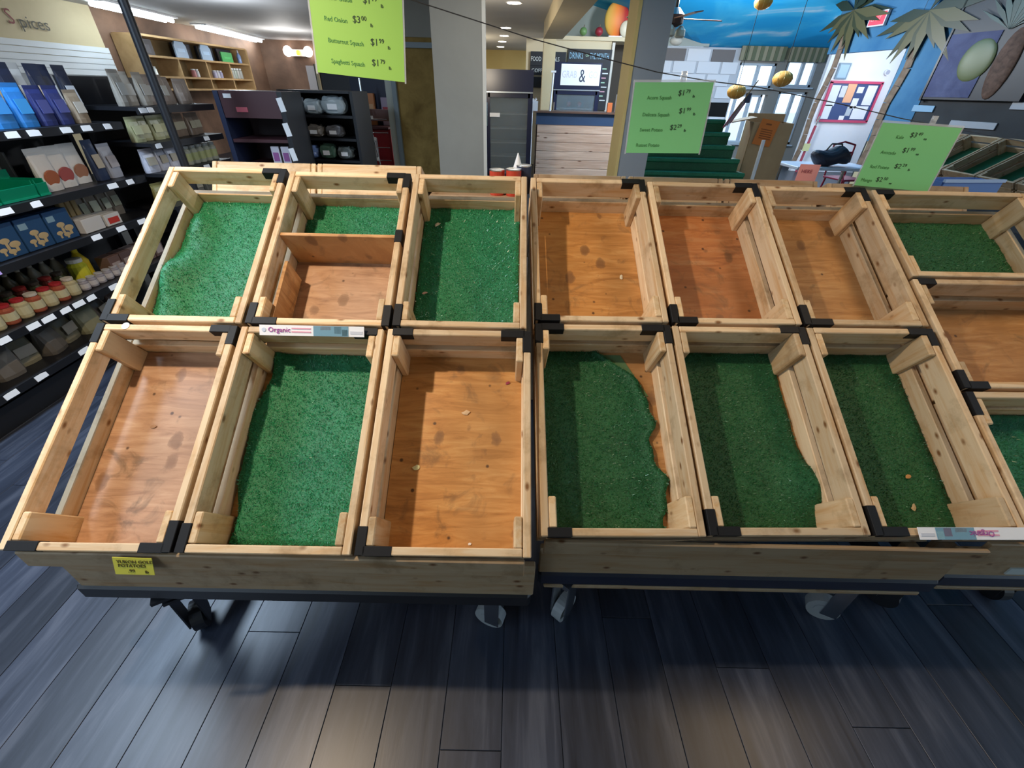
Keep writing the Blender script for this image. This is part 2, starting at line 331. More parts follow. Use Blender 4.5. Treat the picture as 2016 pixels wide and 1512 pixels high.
for q, (zz, offs) in enumerate([(0.6, 0.0), (0.85, 0.3), (1.10, 0.0), (1.35, 0.3), (1.60, 0.0), (1.85, 0.3), (2.10, 0.0), (2.34, 0.3)]):
    x = 2.95 + offs - 0.3
    while x < 5.45:
        x1 = min(x+0.56, 5.45); x0 = max(x, 2.95)
        if x1-x0 > 0.12 and not (q in (1, 3) and x0 > 4.6):
            box('brick', ((x0+x1)/2-4.2, -0.09, zz-1.25), (x1-x0-0.012, 0.03, 0.238), BRKD if (q*7+int(x*5)) % 6 == 0 else BRK, wallw[0], bev=0.004)
        x += 0.6
FRM = mat('window_frame', (0.36, 0.44, 0.52), 0.5)
for k, (x0, x1, z0, z1) in enumerate(WIN):
    xc = (x0+x1)/2; zc = (z0+z1)/2; W_ = x1-x0; H_ = z1-z0
    wo = bpy.data.objects.new('window_%d' % (k+1), None); COL.objects.link(wo); wo.location = (xc, WY, zc)
    struct(wo, 'bright white cafe window, ' + ['upper left', 'upper right', 'lower left', 'lower right'][k] + ' of four', 'window')
    fb = B(); t = 0.05
    fb.box((-W_/2+t/2, 0, 0), (t, 0.1, H_)); fb.box((W_/2-t/2, 0, 0), (t, 0.1, H_)); fb.box((0, 0, H_/2-t/2), (W_, 0.1, t)); fb.box((0, 0, -H_/2+t/2), (W_, 0.1, t))
    fb.ob('window_frame', FRM, wo); box('mullion', (0.05, 0, 0), (0.07, 0.09, H_-0.1), FRM, wo)
    for sx in (-1, 1): box('pane', (sx*W_/4, 0.02, 0), (W_/2-0.06, 0.006, H_-0.08), GLASS, wo)
    box('window_sill', (0, -0.12, -H_/2-0.02), (W_+0.06, 0.1, 0.03), FRM, wo)
for k, (x0, x1) in enumerate([(5.42, 6.5), (6.6, 7.5)]):
    v = thing('valance', ['striped olive valance above the left cafe window', 'striped olive valance above the right cafe window'][k], 'valance', ((x0+x1)/2, 13.05, 2.27))
    n = 12; dx = (x1-x0)/n
    for i in range(n): box('stripe', (-(x1-x0)/2+(i+0.5)*dx, -0.01*(i % 2), 0.13), (dx*0.98, 0.05, 0.28), mat('valance_a', (0.10, 0.12, 0.07), 0.8) if i % 2 else mat('valance_b', (0.24, 0.23, 0.16), 0.8), v)
# right wall with mural: along A->d
WA = Vector((6.33, 10.87, 0)); WD = Vector((0.2099, -0.9777, 0)); WN = Vector((-0.9777, -0.2099, 0)); WRZ = math.atan2(WD.y, WD.x)
def wr(s, z, off=0.0): return WA + WD*s + WN*off + Vector((0, 0, z))
def wrbox(nm, s0, s1, z0, z1, th, mt, off=0.0, bev=0): return box(nm, wr((s0+s1)/2, (z0+z1)/2, off-th/2), (s1-s0, th, z1-z0), mt, None, (0, 0, WRZ), bev)
struct(wrbox('wall_right_header', -0.10, 1.62, 2.28, 4.7, 0.12, MURAL), 'blue mural wall with palm trees above the notice-board nook', 'wall')
struct(wrbox('wall_right', 1.62, 9.0, 0, 4.7, 0.12, DARKW), 'dark painted wall at the right with the fruit picture', 'wall')
struct(wrbox('wall_right_blue', 1.64, 2.30, 0.9, 4.7, 0.02, MURAL, 0.012), 'blue painted strip beside the palm trunk', 'wall')
struct(box('wall_nook', (8.25, 12.1, 1.3), (2.4, 0.1, 2.6), WHITEW), 'white wall of the notice-board nook', 'wall')
struct(box('wall_nook_side', (9.0, 11.2, 1.3), (0.1, 1.9, 2.6), WHITEW), 'white side wall of the nook', 'wall')
struct(wrbox('trim_9', 1.66, 1.76, 0, 2.28, 0.16, mat('nook_post', (0.50, 0.42, 0.26), 0.6), 0.01), 'tan post at the right edge of the nook', 'trim')
struct(wrbox('trim_10', 1.58, 1.65, 0, 2.28, 0.05, mat('trim_white2', (0.72, 0.74, 0.74), 0.5), -0.06), 'white casing at the right edge of the nook', 'trim')
# front of the shop behind the viewer: unseen wall, window opening narrowed to cut front daylight
struct(box('wall_front_top', (0.5, -4.2, 3.7), (17, 0.12, 2.2), TANW), 'wall above the shop front windows', 'wall')
struct(box('wall_front_low', (0.5, -4.2, 0.35), (17, 0.12, 0.7), TANW), 'wall below the shop front windows', 'wall')
struct(box('wall_front_light_block', (3.2, -4.2, 1.65), (11.4, 0.12, 1.95), TANW), 'unseen shop front wall added to narrow the daylight opening', 'wall')
# ------------------------------------------------------------------ crates
CD = 0.158
def frame(p0, slope, yw):
    ax = Vector((math.cos(yw), math.sin(yw), 0)); ay = Vector((-math.sin(yw)*math.cos(slope), math.cos(yw)*math.cos(slope), math.sin(slope)))
    return Vector(p0), ax, ay, ax.cross(ay)
def fmat(F, u, v, n=0.0):
    p0, ax, ay, nn = F; mm = Matrix((ax, ay, nn)).transposed().to_4x4(); mm.translation = p0+ax*u+ay*v+nn*n; return mm
FL = frame((-1.1988, 0.5743, 0.635), 0.5687, 0.0071)
FR = frame((0.0869, 0.640, 0.645), 0.5396, 0.0237)
def crate(F, u0, u1, v0, v1, label, group, ply=PLY, straps='', WD_=PX, sh=0.067):
    w = u1-u0-0.006; l = v1-v0-0.006; th = 0.020
    root = thing('produce_crate', label, 'crate', group=group, mw=fmat(F, (u0+u1)/2, (v0+v1)/2, -CD))
    zt = CD-sh/2; zb = sh/2+0.001
    for s in (-1, 1):
        for z, dz in ((zt, 0), (zb, 0.0)):
            j = random.uniform(-0.0015, 0.0015)
            box('side_slat', (s*(w/2-th/2)+j, 0, z), (th, l, sh), WD_[1], root, (0, 0, random.uniform(-0.002, 0.002)), 0.0025)
            hs_ = CD-sh-0.003 if (s < 0 and z == zb) else sh  # front lower slat made taller to block light through the gap
            box('end_slat', (0, s*(l/2-th/2)+j, hs_/2+0.001 if z == zb else z), (w-2*th-0.001, th, hs_), WD_[0], root, (0, 0, random.uniform(-0.002, 0.002)), 0.0025)
        for t in (-1, 1):
            ww = random.uniform(0.066, 0.080)
            box('corner_post', (s*(w/2-th*1.5-0.0005), t*(l/2-th-ww/2-0.001), CD/2+0.004+random.uniform(0, 0.003)), (th, ww, CD-0.012), WD_[2], root, (0, 0, 0), 0.003)
    box('bottom_panel', (0, 0, 0.0105), (w-2*th-0.001, l-2*th-0.001, 0.009), ply, root)
    for c in straps.split():
        k, a = c.split(':')
        sy = -1 if k[0] == 'F' else 1; sx = -1 if k[1] == 'L' else 1
        for ch in a:
            ln = random.uniform(0.058, 0.075)
            if ch == 'e': box('black_strap', (sx*(w/2-th-ln/2+0.004), sy*(l/2-th/2), CD-0.012), (ln, th+0.003, 0.028), BLK, root, bev=0.001)
            if ch == 's': box('black_strap', (sx*(w/2-th/2), sy*(l/2-ln/2), CD-0.012), (th+0.003, ln, 0.028), BLK, root, bev=0.001)
            if ch == 'm': box('black_strap', (sx*(w/2-th/2), 0.03, CD-0.012), (th+0.003, 0.05, 0.028), BLK, root, bev=0.001)
    return root, w-2*th, l-2*th
G_L = 'wooden crates on the left produce cart'; G_R = 'wooden crates on the middle produce cart'; G_T = 'wooden crates on the right-hand produce cart'
LU = [[(0.000, 0.408), (0.414, 0.832), (0.838, 1.262)], [(0.0, 0.414), (0.421, 0.845), (0.851, 1.252)]]
CR = {}
def C(key, F, u, v, label, group, **kw): CR[key] = crate(F, u[0], u[1], v[0], v[1], label, group, **kw)
C('L00', FL, LU[0][0], (0, .620), 'pine crate with bare stained plywood bottom, front left corner of the left cart', G_L, ply=PLYP, straps='FL:e FR:es BL:s BR:es', sh=0.058)
C('L10', FL, LU[0][1], (0, .620), 'front-row pine crate with bright green turf, middle of the left cart', G_L, straps='FL:s BR:e', sh=0.062)
C('L20', FL, LU[0][2], (0, .622), 'front-row pine crate with bare orange plywood bottom and round stains', G_L, straps='FL:se BL:e BR:es', sh=0.064)
C('L01', FL, LU[1][0], (.624, 1.247), 'back-row pine crate with bunched-up green turf, left end of the left cart', G_L, straps='FL:se BR:es', sh=0.058)
C('L11', FL, LU[1][1], (.624, 1.240), 'back-row pine crate split by a plywood divider, turf behind and wood in front', G_L, straps='FL:se FR:s BR:es BR:m', ply=PLYP, sh=0.060)
C('L21', FL, LU[1][2], (.626, 1.242), 'back-row pine crate with green turf, right end of the left cart', G_L, straps='FL:s', sh=0.062)
RU = [[(-0.003, 0.418), (0.422, 0.842), (0.846, 1.250)], [(-0.004, 0.421), (0.426, 0.842), (0.846, 1.250)]]
C('R00', FR, RU[0][0], (-.003, .620), 'front-row pine crate with ragged torn green turf, left end of the middle cart', G_R, straps='FL:e BL:es BR:es', ply=PLYB)
C('R10', FR, RU[0][1], (0, .620), 'front-row pine crate with dark green turf rumpled at its lower right', G_R, straps='FL:se BR:es')
C('R20', FR, RU[0][2], (0, .620), 'front-row pine crate with dark green turf behind the organic price strip', G_R, straps='FL:se BR:es')
C('R01', FR, RU[1][0], (.627, 1.252), 'back-row pine crate with bare light plywood bottom, left end of the middle cart', G_R, straps='FL:se BR:es')
C('R11', FR, RU[1][1], (.625, 1.244), 'back-row pine crate with bare reddish plywood bottom, centre of the middle cart', G_R, ply=PLYR, straps='FL:se BR:es')
C('R21', FR, RU[1][2], (.625, 1.234), 'back-row pine crate with bare brown plywood bottom, right end of the middle cart', G_R, ply=PLYB, straps='FL:se BR:es')
C('T0', FR, (1.268, 1.868), (.822, 1.226), 'wide pine crate with smooth green turf at the top of the right-hand cart', G_T, straps='BL:e')
C('T1', FR, (1.262, 1.862), (.412, .816), 'wide pine crate with bare stained plywood, middle of the right-hand cart', G_T, ply=PLYB, straps='FL:se BL:e')
C('T2', FR, (1.258, 1.858), (.002, .406), 'wide pine crate with green turf at the bottom of the right-hand cart', G_T, straps='BL:s')
# plywood divider in the split crate
root, iw, il = CR['L11']
box('divider', (0, 0.035, 0.075), (iw-0.002, 0.012, 0.150), PLYB, root, bev=0.001)
box('divider_side', (-iw/2+0.027, -0.17, 0.07), (0.010, 0.24, 0.10), PLYB, root)
# ------------------------------------------------------------------ turf mats
def turf(key, label, mt=TURF, fm=FIB, xl=None, xr=None, y0=None, y1=None, hgt=None, nfib=9000, seed=1, group='green turf mats lining the crates'):
    root, iw, il = CR[key]; rnd = random.Random(seed)
    mw = root.matrix_world.copy() @ Matrix.Translation((0, 0, 0.0155))
    xl = xl or (lambda t: 0.003); xr = xr or (lambda t: 0.003); hgt = hgt or (lambda s, t: 0.0)
    a0 = 0.003 if y0 is None else y0; a1 = il-0.003 if y1 is None else y1
    nx, ny = 22, 34
    def pos(s, t):
        X0 = -iw/2+xl(t); X1 = iw/2-xr(t)
        x = X0+(X1-X0)*s; y = -il/2+a0+(a1-a0)*t
        wob = 0.0015*math.sin(x*61+seed)*math.sin(y*47+seed*2)+0.001*math.sin(y*130+x*90)
        return Vector((x, y, 0.006+0.0015+wob+hgt(s, t)))
    bm = bmesh.new(); g = [[bm.verts.new(pos(i/nx, j/ny)) for j in range(ny+1)] for i in range(nx+1)]
    for i in range(nx):
        for j in range(ny): bm.faces.new((g[i][j], g[i+1][j], g[i+1][j+1], g[i][j+1]))
    ring = [g[i][0] for i in range(nx+1)]+[g[nx][j] for j in range(1, ny+1)]+[g[i][ny] for i in range(nx-1, -1, -1)]+[g[0][j] for j in range(ny-1, 0, -1)]
    low = [bm.verts.new((v.co.x, v.co.y, max(0.0, v.co.z-0.007))) for v in ring]
    n = len(ring)
    for i in range(n): bm.faces.new((ring[i], low[i], low[(i+1) % n], ring[(i+1) % n]))
    me = bpy.data.meshes.new('mesh'); bm.to_mesh(me); bm.free(); me.materials.append(mt)
    for p in me.polygons: p.use_smooth = True
    t_ = thing('turf_mat', label, 'turf mat', group=group, mw=mw)
    link('mat_sheet', me, t_)
    vs_, fs = [], []
    for k in range(nfib):
        s, t = rnd.random(), rnd.random(); p = pos(s, t); a = rnd.uniform(0, 6.283); ln = rnd.uniform(0.004, 0.008); wd = rnd.uniform(0.0008, 0.0016)
        dx, dy = math.cos(a), math.sin(a); lean = rnd.uniform(0.3, 1.6)
        vs_ += [(p.x-dy*wd, p.y+dx*wd, p.z-0.001), (p.x+dy*wd, p.y-dx*wd, p.z-0.001), (p.x+dx*ln*lean, p.y+dy*ln*lean, p.z+ln*0.75)]
        fs.append((3*k, 3*k+1, 3*k+2))
    fme = bpy.data.meshes.new('fibres'); fme.from_pydata(vs_, [], fs); fme.materials.append(fm); fme.materials.append(GLINT)
    fme.polygons.foreach_set('material_index', [1 if rnd.random() < (0.022 if mt is TURF else 0.008) else 0 for k in range(nfib)])
    fo = link('turf_fibres', fme, t_); fo['kind'] = 'stuff'
    return t_
def gau(x, c, w): return math.exp(-((x-c)/w)**2)
turf('L10', 'bright green turf mat with a wavy left edge in the middle front crate', xl=lambda t: 0.016+0.012*math.sin(t*7+1)+0.006*math.sin(t*17), hgt=lambda s, t: 0.012*gau(s, 0, .08)+0.006*gau(t, .42+.05*s, .05), seed=2, nfib=12000)
turf('L01', 'green turf mat bunched into a hump at its left edge', xl=lambda t: 0.004+0.004*gau(t, .85, .25), hgt=lambda s, t: 0.038*gau(s, 0, .25)*gau(t, .40, .14)+0.012*gau(s, 0.05, .2)*gau(t, .05, .2)+0.015*gau(s, .1, .15)*gau(t, .8, .1), seed=3, nfib=11000)
turf('L11', 'short green turf mat in the rear half of the divided crate', y0=0.325, seed=4, nfib=5000)
turf('L21', 'green turf mat with a small crease, in the crate right of the divided one', hgt=lambda s, t: 0.018*gau(s, 1, .06)*gau(t, .95, .12)+0.006*gau(t, .10-.02*s, .015)*s, seed=5, nfib=11000)
turf('R00', 'worn dark green turf mat with a torn ragged right edge and cut corner', TURFD, FIBD, xr=lambda t: 0.034+0.012*math.sin(t*19)+0.007*math.sin(t*43)+(0.16*max(0, (t-.78)/.22) if t > .78 else 0)-0.018*gau(t, .15, .12), hgt=lambda s, t: 0.010*gau(s, 1, .05)+0.006*gau(t, .22+.05*s, .03), seed=6, nfib=9000)
turf('R10', 'dark green turf mat with a raised fold at its lower right edge', TURFD, FIBD, xr=lambda t: 0.012-0.022*gau(t, .22, .1), hgt=lambda s, t: 0.035*gau(s, 1, .25)*gau(t, .22, .12), seed=7, nfib=9000)
turf('R20', 'dark green turf mat with two brown crumbs near its lower end', TURFD, FIBD, xr=lambda t: 0.006, seed=8, nfib=9000)
turf('T0', 'smooth green turf mat in the topmost crate of the right-hand cart', TURFD, FIBD, seed=9, nfib=7000)
turf('T2', 'green turf mat in the bottom crate of the right-hand cart', TURF, FIB, seed=10, nfib=7000)
# pale worn backing where the turf corner is torn away
root, iw, il = CR['R00']
bk = B(); bm = bk.bm
vv = [bm.verts.new(p) for p in ((iw/2-0.19, il/2-0.012, 0.016), (iw/2-0.10, il/2-0.012, 0.016), (iw/2-0.025, il/2-0.16, 0.016), (iw/2-0.05, il/2-0.155, 0.016))]
bm.faces.new(vv); e = bmesh.ops.extrude_face_region(bm, geom=bm.faces[:]); bmesh.ops.translate(bm, vec=(0, 0, 0.002), verts=[v for v in e['geom'] if isinstance(v, bmesh.types.BMVert)])
tb = bk.ob('turf_backing', mat('turf_backing', (0.10, 0.20, 0.09), 0.8)); tb.matrix_world = root.matrix_world.copy()
tag(tb, 'pale worn triangle of turf backing in the torn corner of the front crate', 'turf scrap')
# ------------------------------------------------------------------ produce carts
def caster(parent, x, y, mt_w, yawd=0.0, zt=0.30):
    c = B(); a = R(yawd); cx, sx = math.cos(a), math.sin(a)
    def rr(px, py): return (x+px*cx-py*sx, y+px*sx+py*cx)
    q = Matrix.Rotation(a, 3, 'Z')
    c.box((*rr(0, 0), zt-0.006), (0.09, 0.10, 0.012), q); c.tube((*rr(0, 0), zt-0.01), (*rr(0, 0), zt-0.04), 0.028, 14)
    c.box((*rr(0, 0), zt-0.045), (0.062, 0.07, 0.012), q)
    for s in (-1, 1): c.box((*rr(s*0.028, 0.015), (zt-0.045+0.045)/2), (0.005, 0.05, zt-0.09), q)
    co = c.ob('caster', STEEL if mt_w is not BLKM else BLKM, parent)
    w_ = B(); p = rr(-0.018, 0.03); p2 = rr(0.018, 0.03)
    w_.tube((*p, 0.052), (*p2, 0.052), 0.051, 24); w_.tube((*rr(-0.022, 0.03), 0.052), (*rr(0.022, 0.03), 0.052), 0.03, 18)
    w_.ob('wheel', mt_w, co)
    return co
GREYWH = mat('caster_grey', (0.30, 0.33, 0.35), 0.45)
FRB = mat('frame_blue_black', (0.016, 0.020, 0.038), 0.38)
def cart(F, u0, u1, label, lip, fas, bar, casters, barmat=BLKM, woodlip=False, tag_white=False, grp='sloped produce carts on casters'):
    # lip / fas / bar: (y, z0, z1, extra length left, extra length right)
    x0 = F[0].x+u0; x1 = F[0].x+u1; xm = (x0+x1)/2
    c = thing('produce_cart', label, 'cart', (xm, 1.1, 0), 0, grp)
    sl = math.atan2(F[2].z, F[2].y); L = 1.25
    cc = F[0] + F[1]*((u0+u1)/2) + F[2]*(L/2) - F[3]*(CD+0.016)
    box('sloped_deck', (cc.x-xm, cc.y-1.1, cc.z), (x1-x0-0.03, L, 0.018), WX[0], c, (sl, 0, F[1].y))
    def bar_(nm, q, th, mt, bev=0.003):
        yy, z0, z1, ea, eb = q
        return box(nm, ((x0-ea+x1+eb)/2-xm, yy-1.1, (z0+z1)/2), (x1-x0+ea+eb, th, z1-z0), mt, c, bev=bev)
    bar_('front_lip', lip, 0.013, FASC); bar_('fascia_board', fas, 0.02, FASC); bar_('frame_bar', bar, 0.045, barmat, 0.010)
    b0 = bar[1]; b1 = bar[2]
    if woodlip: bar_('lower_lip', (bar[0]+0.004, b0-0.016, b0-0.001, bar[3]-0.02, bar[4]-0.03), 0.05, FASC)
    if tag_white: box('white_strip', (0.13, fas[0]-0.012-1.1, fas[1]+0.030), (x1-x0-0.2, 0.004, 0.030), mat('white_strip', (0.5, 0.56, 0.55), 0.4), c)
    for s_ in (-1, 1):
        box('side_rail', (s_*((x1-x0)/2-0.06), 0.02, (b0+b1)/2), (0.045, 0.78, b1-b0-0.01), barmat, c)
        box('front_post', (s_*((x1-x0)/2-0.05), fas[0]+0.035-1.1, (b1+fas[2]-0.02)/2), (0.04, 0.04, fas[2]-0.02-b1), WX[2], c)
        box('upright', (s_*((x1-x0)/2-0.05), 0.38, (b1+0.93)/2), (0.05, 0.05, 0.93-b1), WX[2], c)
    box('back_rail', (0, 0.42, (b0+b1)/2), (x1-x0-0.1, 0.045, b1-b0-0.01), barmat, c)
    for (px, py, m_, a_) in casters: caster(c, px-xm, py-1.1, m_, a_, b0)
    return c
cart(FL, 0.0, 1.265, 'left produce cart with wooden fascia and black steel frame on casters', (0.588, 0.562, 0.620, -0.025, -0.02), (0.660, 0.352, 0.494, 0.02, 0.015), (0.672, 0.283, 0.346, 0.05, 0.01), [(-1.03, 0.70, BLKM, 30), (-0.02, 0.735, GREYWH, 70), (-1.0, 1.45, BLKM, 0), (-0.05, 1.45, GREYWH, 10)])
cart(FR, 0.010, 1.150, 'middle produce cart with wooden fascia and dark blue steel frame on casters', (0.652, 0.562, 0.612, 0.0, 0.0), (0.710, 0.388, 0.503, 0.0, 0.045), (0.722, 0.320, 0.382, 0.0, 0.06), [(0.19, 0.755, GREYWH, -40), (1.17, 0.785, GREYWH, 65), (0.2, 1.45, GREYWH, 0), (1.2, 1.45, GREYWH, 10)], barmat=FRB, woodlip=True)
cart(FR, 1.165, 1.86, 'right-hand produce cart with a pale strip on its fascia', (0.672, 0.562, 0.615, 0.0, 0.0), (0.730, 0.388, 0.505, -0.04, 0.1), (0.742, 0.322, 0.384, -0.06, 0.1), [(1.42, 0.83, BLKM, 40), (1.85, 0.86, BLKM, 0)], barmat=FRB, woodlip=True, tag_white=True)
# rear side of the island: crates sloping away
FB = frame((0, 0, 0), 0.5687, math.pi)
def rear(x0, x1, yr, zr): 
    p0, ax, ay, n = FB
    o = Vector((x1, yr, zr)) - ay*0.62
    return (o, ax, ay, n), (0.0, x1-x0), (0.0, 0.62)
REAR = [(-1.275, -0.835, 'upper pine crate on the far side, behind the left cart at its left'), (-0.832, -0.39, 'upper pine crate on the far side, behind the left cart beside the pillar'),
        (0.075, 0.475, 'upper pine crate on the far side, in front of the plank counter'), (0.48, 0.885, 'upper pine crate on the far side, in front of the grey column'), (0.89, 1.29, 'upper pine crate on the far side, near the green tiers')]
for i, (a, b, lb) in enumerate(REAR):
    Fq, uu, vv_ = rear(a, b, 1.97, 1.279 if i < 2 else 1.262)
    crate(Fq, uu[0], uu[1], vv_[0], vv_[1], lb, 'crates on the far side of the island', ply=PLYB, WD_=PX if i < 2 else WX)
Fq, uu, vv_ = rear(1.30, 1.90, 1.93, 1.262)
crate(Fq, uu[0], uu[1], vv_[0], vv_[1], 'upper pine crate on the far side, behind the right-hand cart', 'crates on the far side of the island', ply=PLYB, WD_=WX)
for x0, x1, lb in ((-1.28, 0.05, 'rear produce cart standing back to back with the left cart'), (0.07, 1.92, 'rear produce cart standing back to back with the middle cart')):
    xm = (x0+x1)/2; c = thing('produce_cart', lb, 'cart', (xm, 2.35, 0), 0, 'sloped produce carts on casters')
    box('sloped_deck', (0, 0.14, 0.90), (x1-x0-0.05, 1.2, 0.018), WX[0], c, (-0.5687, 0, 0))
    for s in (-1, 1):
        for yy in (-0.28, 0.55): box('upright', (s*((x1-x0)/2-0.06), yy, 0.50 if yy < 0 else 0.34), (0.05, 0.05, 0.98 if yy < 0 else 0.66), WX[2], c)
    box('back_rail', (0, -0.28, 0.3), (x1-x0-0.1, 0.045, 0.04), BLKM, c)
    if x1 < 0.1: box('ledge_board', (x1-xm-0.21, -0.36, 1.165), (0.40, 0.14, 0.02), WX[0], c)
# ------------------------------------------------------------------ small things lying in and on the crates
def local(key, x, y, z=0.016): 
    root = CR[key][0]; return root.matrix_world.copy() @ Matrix.Translation((x, y, z))
def flake(key, x, y, sz, col, label, rz=0.0, cat='peel', z=0.0165):
    rnd = random.Random(int(abs(x*1000)+abs(y*777)+sz*9999)); bm = bmesh.new(); n = 9
    c = bm.verts.new((0, 0, sz*0.22)); rim = [bm.verts.new((sz*rnd.uniform(.6, 1.1)*math.cos(6.283*i/n), sz*0.6*rnd.uniform(.6, 1.1)*math.sin(6.283*i/n), rnd.uniform(0.001, sz*0.15))) for i in range(n)]
    cb = bm.verts.new((0, 0, 0.0))
    for i in range(n): bm.faces.new((c, rim[i], rim[(i+1) % n])); bm.faces.new((cb, rim[(i+1) % n], rim[i]))
    me = bpy.data.meshes.new('flake'); bm.to_mesh(me); bm.free(); me.materials.append(mat('flake_%.2f_%.2f_%.2f' % col, col, 0.6))
    o = link('produce_scrap', me); o.matrix_world = local(key, x, y, z) @ Matrix.Rotation(rz, 4, 'Z')
    tag(o, label, cat, 'loose scraps in the crates')
flake('L00', 0.115, 0.05, 0.024, (.86, .84, .80), 'torn white paper scrap on the bare plywood of the front left crate', 0.9, 'paper')
flake('L00', 0.125, 0.10, 0.011, (.5, .28, .14), 'small brown onion skin above the white paper scrap', 0.4)
flake('L00', -0.06, 0.04, 0.010, (.35, .18, .08), 'small curled brown peel in the middle of the front left crate', 0.2)
flake('L20', 0.02, 0.10, 0.014, (.72, .50, .30), 'curled brown peel in the middle of the orange plywood crate', 0.2)
flake('L20', -0.115, -0.07, 0.013, (.85, .82, .45), 'yellow and white sticker on the shaded side of the orange plywood crate', 0.1, 'sticker')
flake('L20', 0.145, 0.20, 0.009, (.30, .03, .06), 'dark red onion skin near the back of the orange plywood crate', 0.5)
flake('L20', 0.05, -0.275, 0.006, (.9, .88, .84), 'white crumb at the front edge of the orange plywood crate', 0.5, 'crumb')
flake('L21', -0.125, 0.20, 0.014, (.72, .66, .56), 'pale garlic skin on the shaded turf beside the divided crate', 0.8, 'peel', 0.028)
flake('L21', -0.145, -0.10, 0.010, (.72, .46, .36), 'pinkish peel low on the shaded turf beside the divided crate', 0.3, 'peel', 0.028)
flake('R01', 0.125, -0.03, 0.013, (.78, .70, .52), 'pale garlic skin on the light plywood of the back crate', 1.4)
flake('R20', 0.07, -0.13, 0.011, (.60, .30, .10), 'orange-brown crumb on the dark turf of the third front crate', 0.3, 'crumb', 0.028)
flake('R20', 0.05, -0.22, 0.013, (.55, .42, .24), 'tan leaf scrap on the dark turf near the organic price strip', 1.1, 'leaf', 0.028)
# organic price strips on crate rims
def strip(mw, label, rev=False):
    t = thing('price_strip', label, 'price strip', mw=mw)
    W_ = 0.30; box('card', (0, 0, 0), (W_, 0.0016, 0.030), PAPER, t)
    s = -1 if rev else 1
    def pt(nm, x, z, w_, h_, m_): box(nm, (s*x, -0.0012, z), (w_, 0.0012, h_), m_, t)
    pt('picture', 0.055, 0, 0.10, 0.029, mat('strip_blue', (0.16, 0.32, 0.42), 0.5))
    pt('picture', 0.075, 0.003, 0.02, 0.02, mat('strip_purple', (0.32, 0.16, 0.26), 0.5))
    pt('picture', 0.040, 0.008, 0.03, 0.010, mat('strip_sky', (0.55, 0.70, 0.82), 0.5)); pt('picture', 0.095, -0.004, 0.016, 0.018, mat('strip_teal', (0.35, 0.62, 0.70), 0.5))
    pt('end_label', 0.128, -0.003, 0.035, 0.008, mat('strip_grey', (0.60, 0.63, 0.70), 0.5))
    mp = mat('ink_magenta', (0.40, 0.07, 0.32), 0.6)
    rr_ = (math.pi/2, math.pi, 0) if rev else (math.pi/2, 0, 0)
    if rev: text('Organic', 0.020, mp, t, (0.045, -0.0024, 0.006), (math.pi/2, math.pi, 0))
    else: text('Organic', 0.020, mp, t, (-0.125, -0.0024, -0.005)); 
    for k, z in enumerate((0.006, -0.004)): pt('print_line', -0.03+0.0, z, 0.055, 0.004, mat('ink_pink', (0.75, 0.35, 0.45), 0.6))
    B().tube((0, -0.002, 0), (0, -0.0008, 0), 0.006, 14).ob('logo', mat('ink_greyblue', (0.55, 0.62, 0.75), 0.6), t, (s*-0.137, 0, 0.001))
    return t
mw = fmat(FL, 0.628, 0.600, 0.010) @ Matrix.Rotation(R(-62), 4, 'X'); strip(mw, 'white organic price strip clipped to the rim below the divided crate')
mw = fmat(FR, 1.105, 0.008, 0.005) @ Matrix.Rotation(R(-82), 4, 'X'); strip(mw, 'upside-down organic price strip on the front rim of the middle cart', True)
# round sticker on rim
o = B().tube((0, 0, 0), (0, 0, 0.0008), 0.011, 18).ob('round_sticker', PAPER); o.matrix_world = fmat(FL, 0.085, 0.609, 0.0005); tag(o, 'small white oval sticker on the rim of the front left crate', 'sticker')
# yellow tag
t = thing('shelf_tag', 'yellow potato price tag hanging under the front left crate', 'price tag', (-0.885, 0.566, 0.600), R(4)); t.rotation_euler = (R(-18), R(4), R(2))
box('card', (0, 0, 0), (0.088, 0.0014, 0.048), mat('yellow_card', (0.62, 0.58, 0.06), 0.5), t)
ib = mat('ink_brown', (0.10, 0.08, 0.01), 0.6)
text('YUKON GOLD', 0.0125, ib, t, (-0.036, -0.0015, 0.009)); text('POTATOES', 0.0125, ib, t, (-0.034, -0.0015, -0.002)); text('.99', 0.013, ib, t, (-0.014, -0.0015, -0.017)); text('lb', 0.012, ib, t, (0.024, -0.0015, -0.019))
# ------------------------------------------------------------------ hanging signs on the cord
def sign(label, c, rot, lines, mt):
    t = thing('hanging_sign', label, 'sign', c, 0, 'green price sheets on the cord'); t.rotation_euler = rot
    box('paper', (0, 0, 0), (0.276, 0.0012, 0.222), mt, t)
    e = B(); e.box((0, 0, 0.1145), (0.286, 0.002, 0.008)); e.box((0.1405, 0, 0), (0.005, 0.002, 0.230)); e.box((-0.1405, 0, 0), (0.005, 0.002, 0.230)); e.ob('plastic_sleeve', FILM, t)
    B().box((0.03, 0, 0.128), (0.02, 0.004, 0.03)).tube((0.03, -0.006, 0.135), (0.03, 0.006, 0.135), 0.008, 10).ob('clip', FILM, t)
    for (s, x, z, p, px, pz) in lines:
        text(s, 0.0165, INKG, t, (x, -0.0012, z), xs=0.95, name='printed_line')
        if p:
            a, b_, c_ = p
            text(a, 0.024, INK, t, (px, -0.0012, pz), name='handwritten_price'); text(b_, 0.016, INK, t, (px+0.0135*len(a), -0.0012, pz+0.007), name='handwritten_price'); text(c_, 0.012, INK, t, (px+0.0135*len(a)+0.026, -0.0012, pz-0.006), name='handwritten_price')
    return t
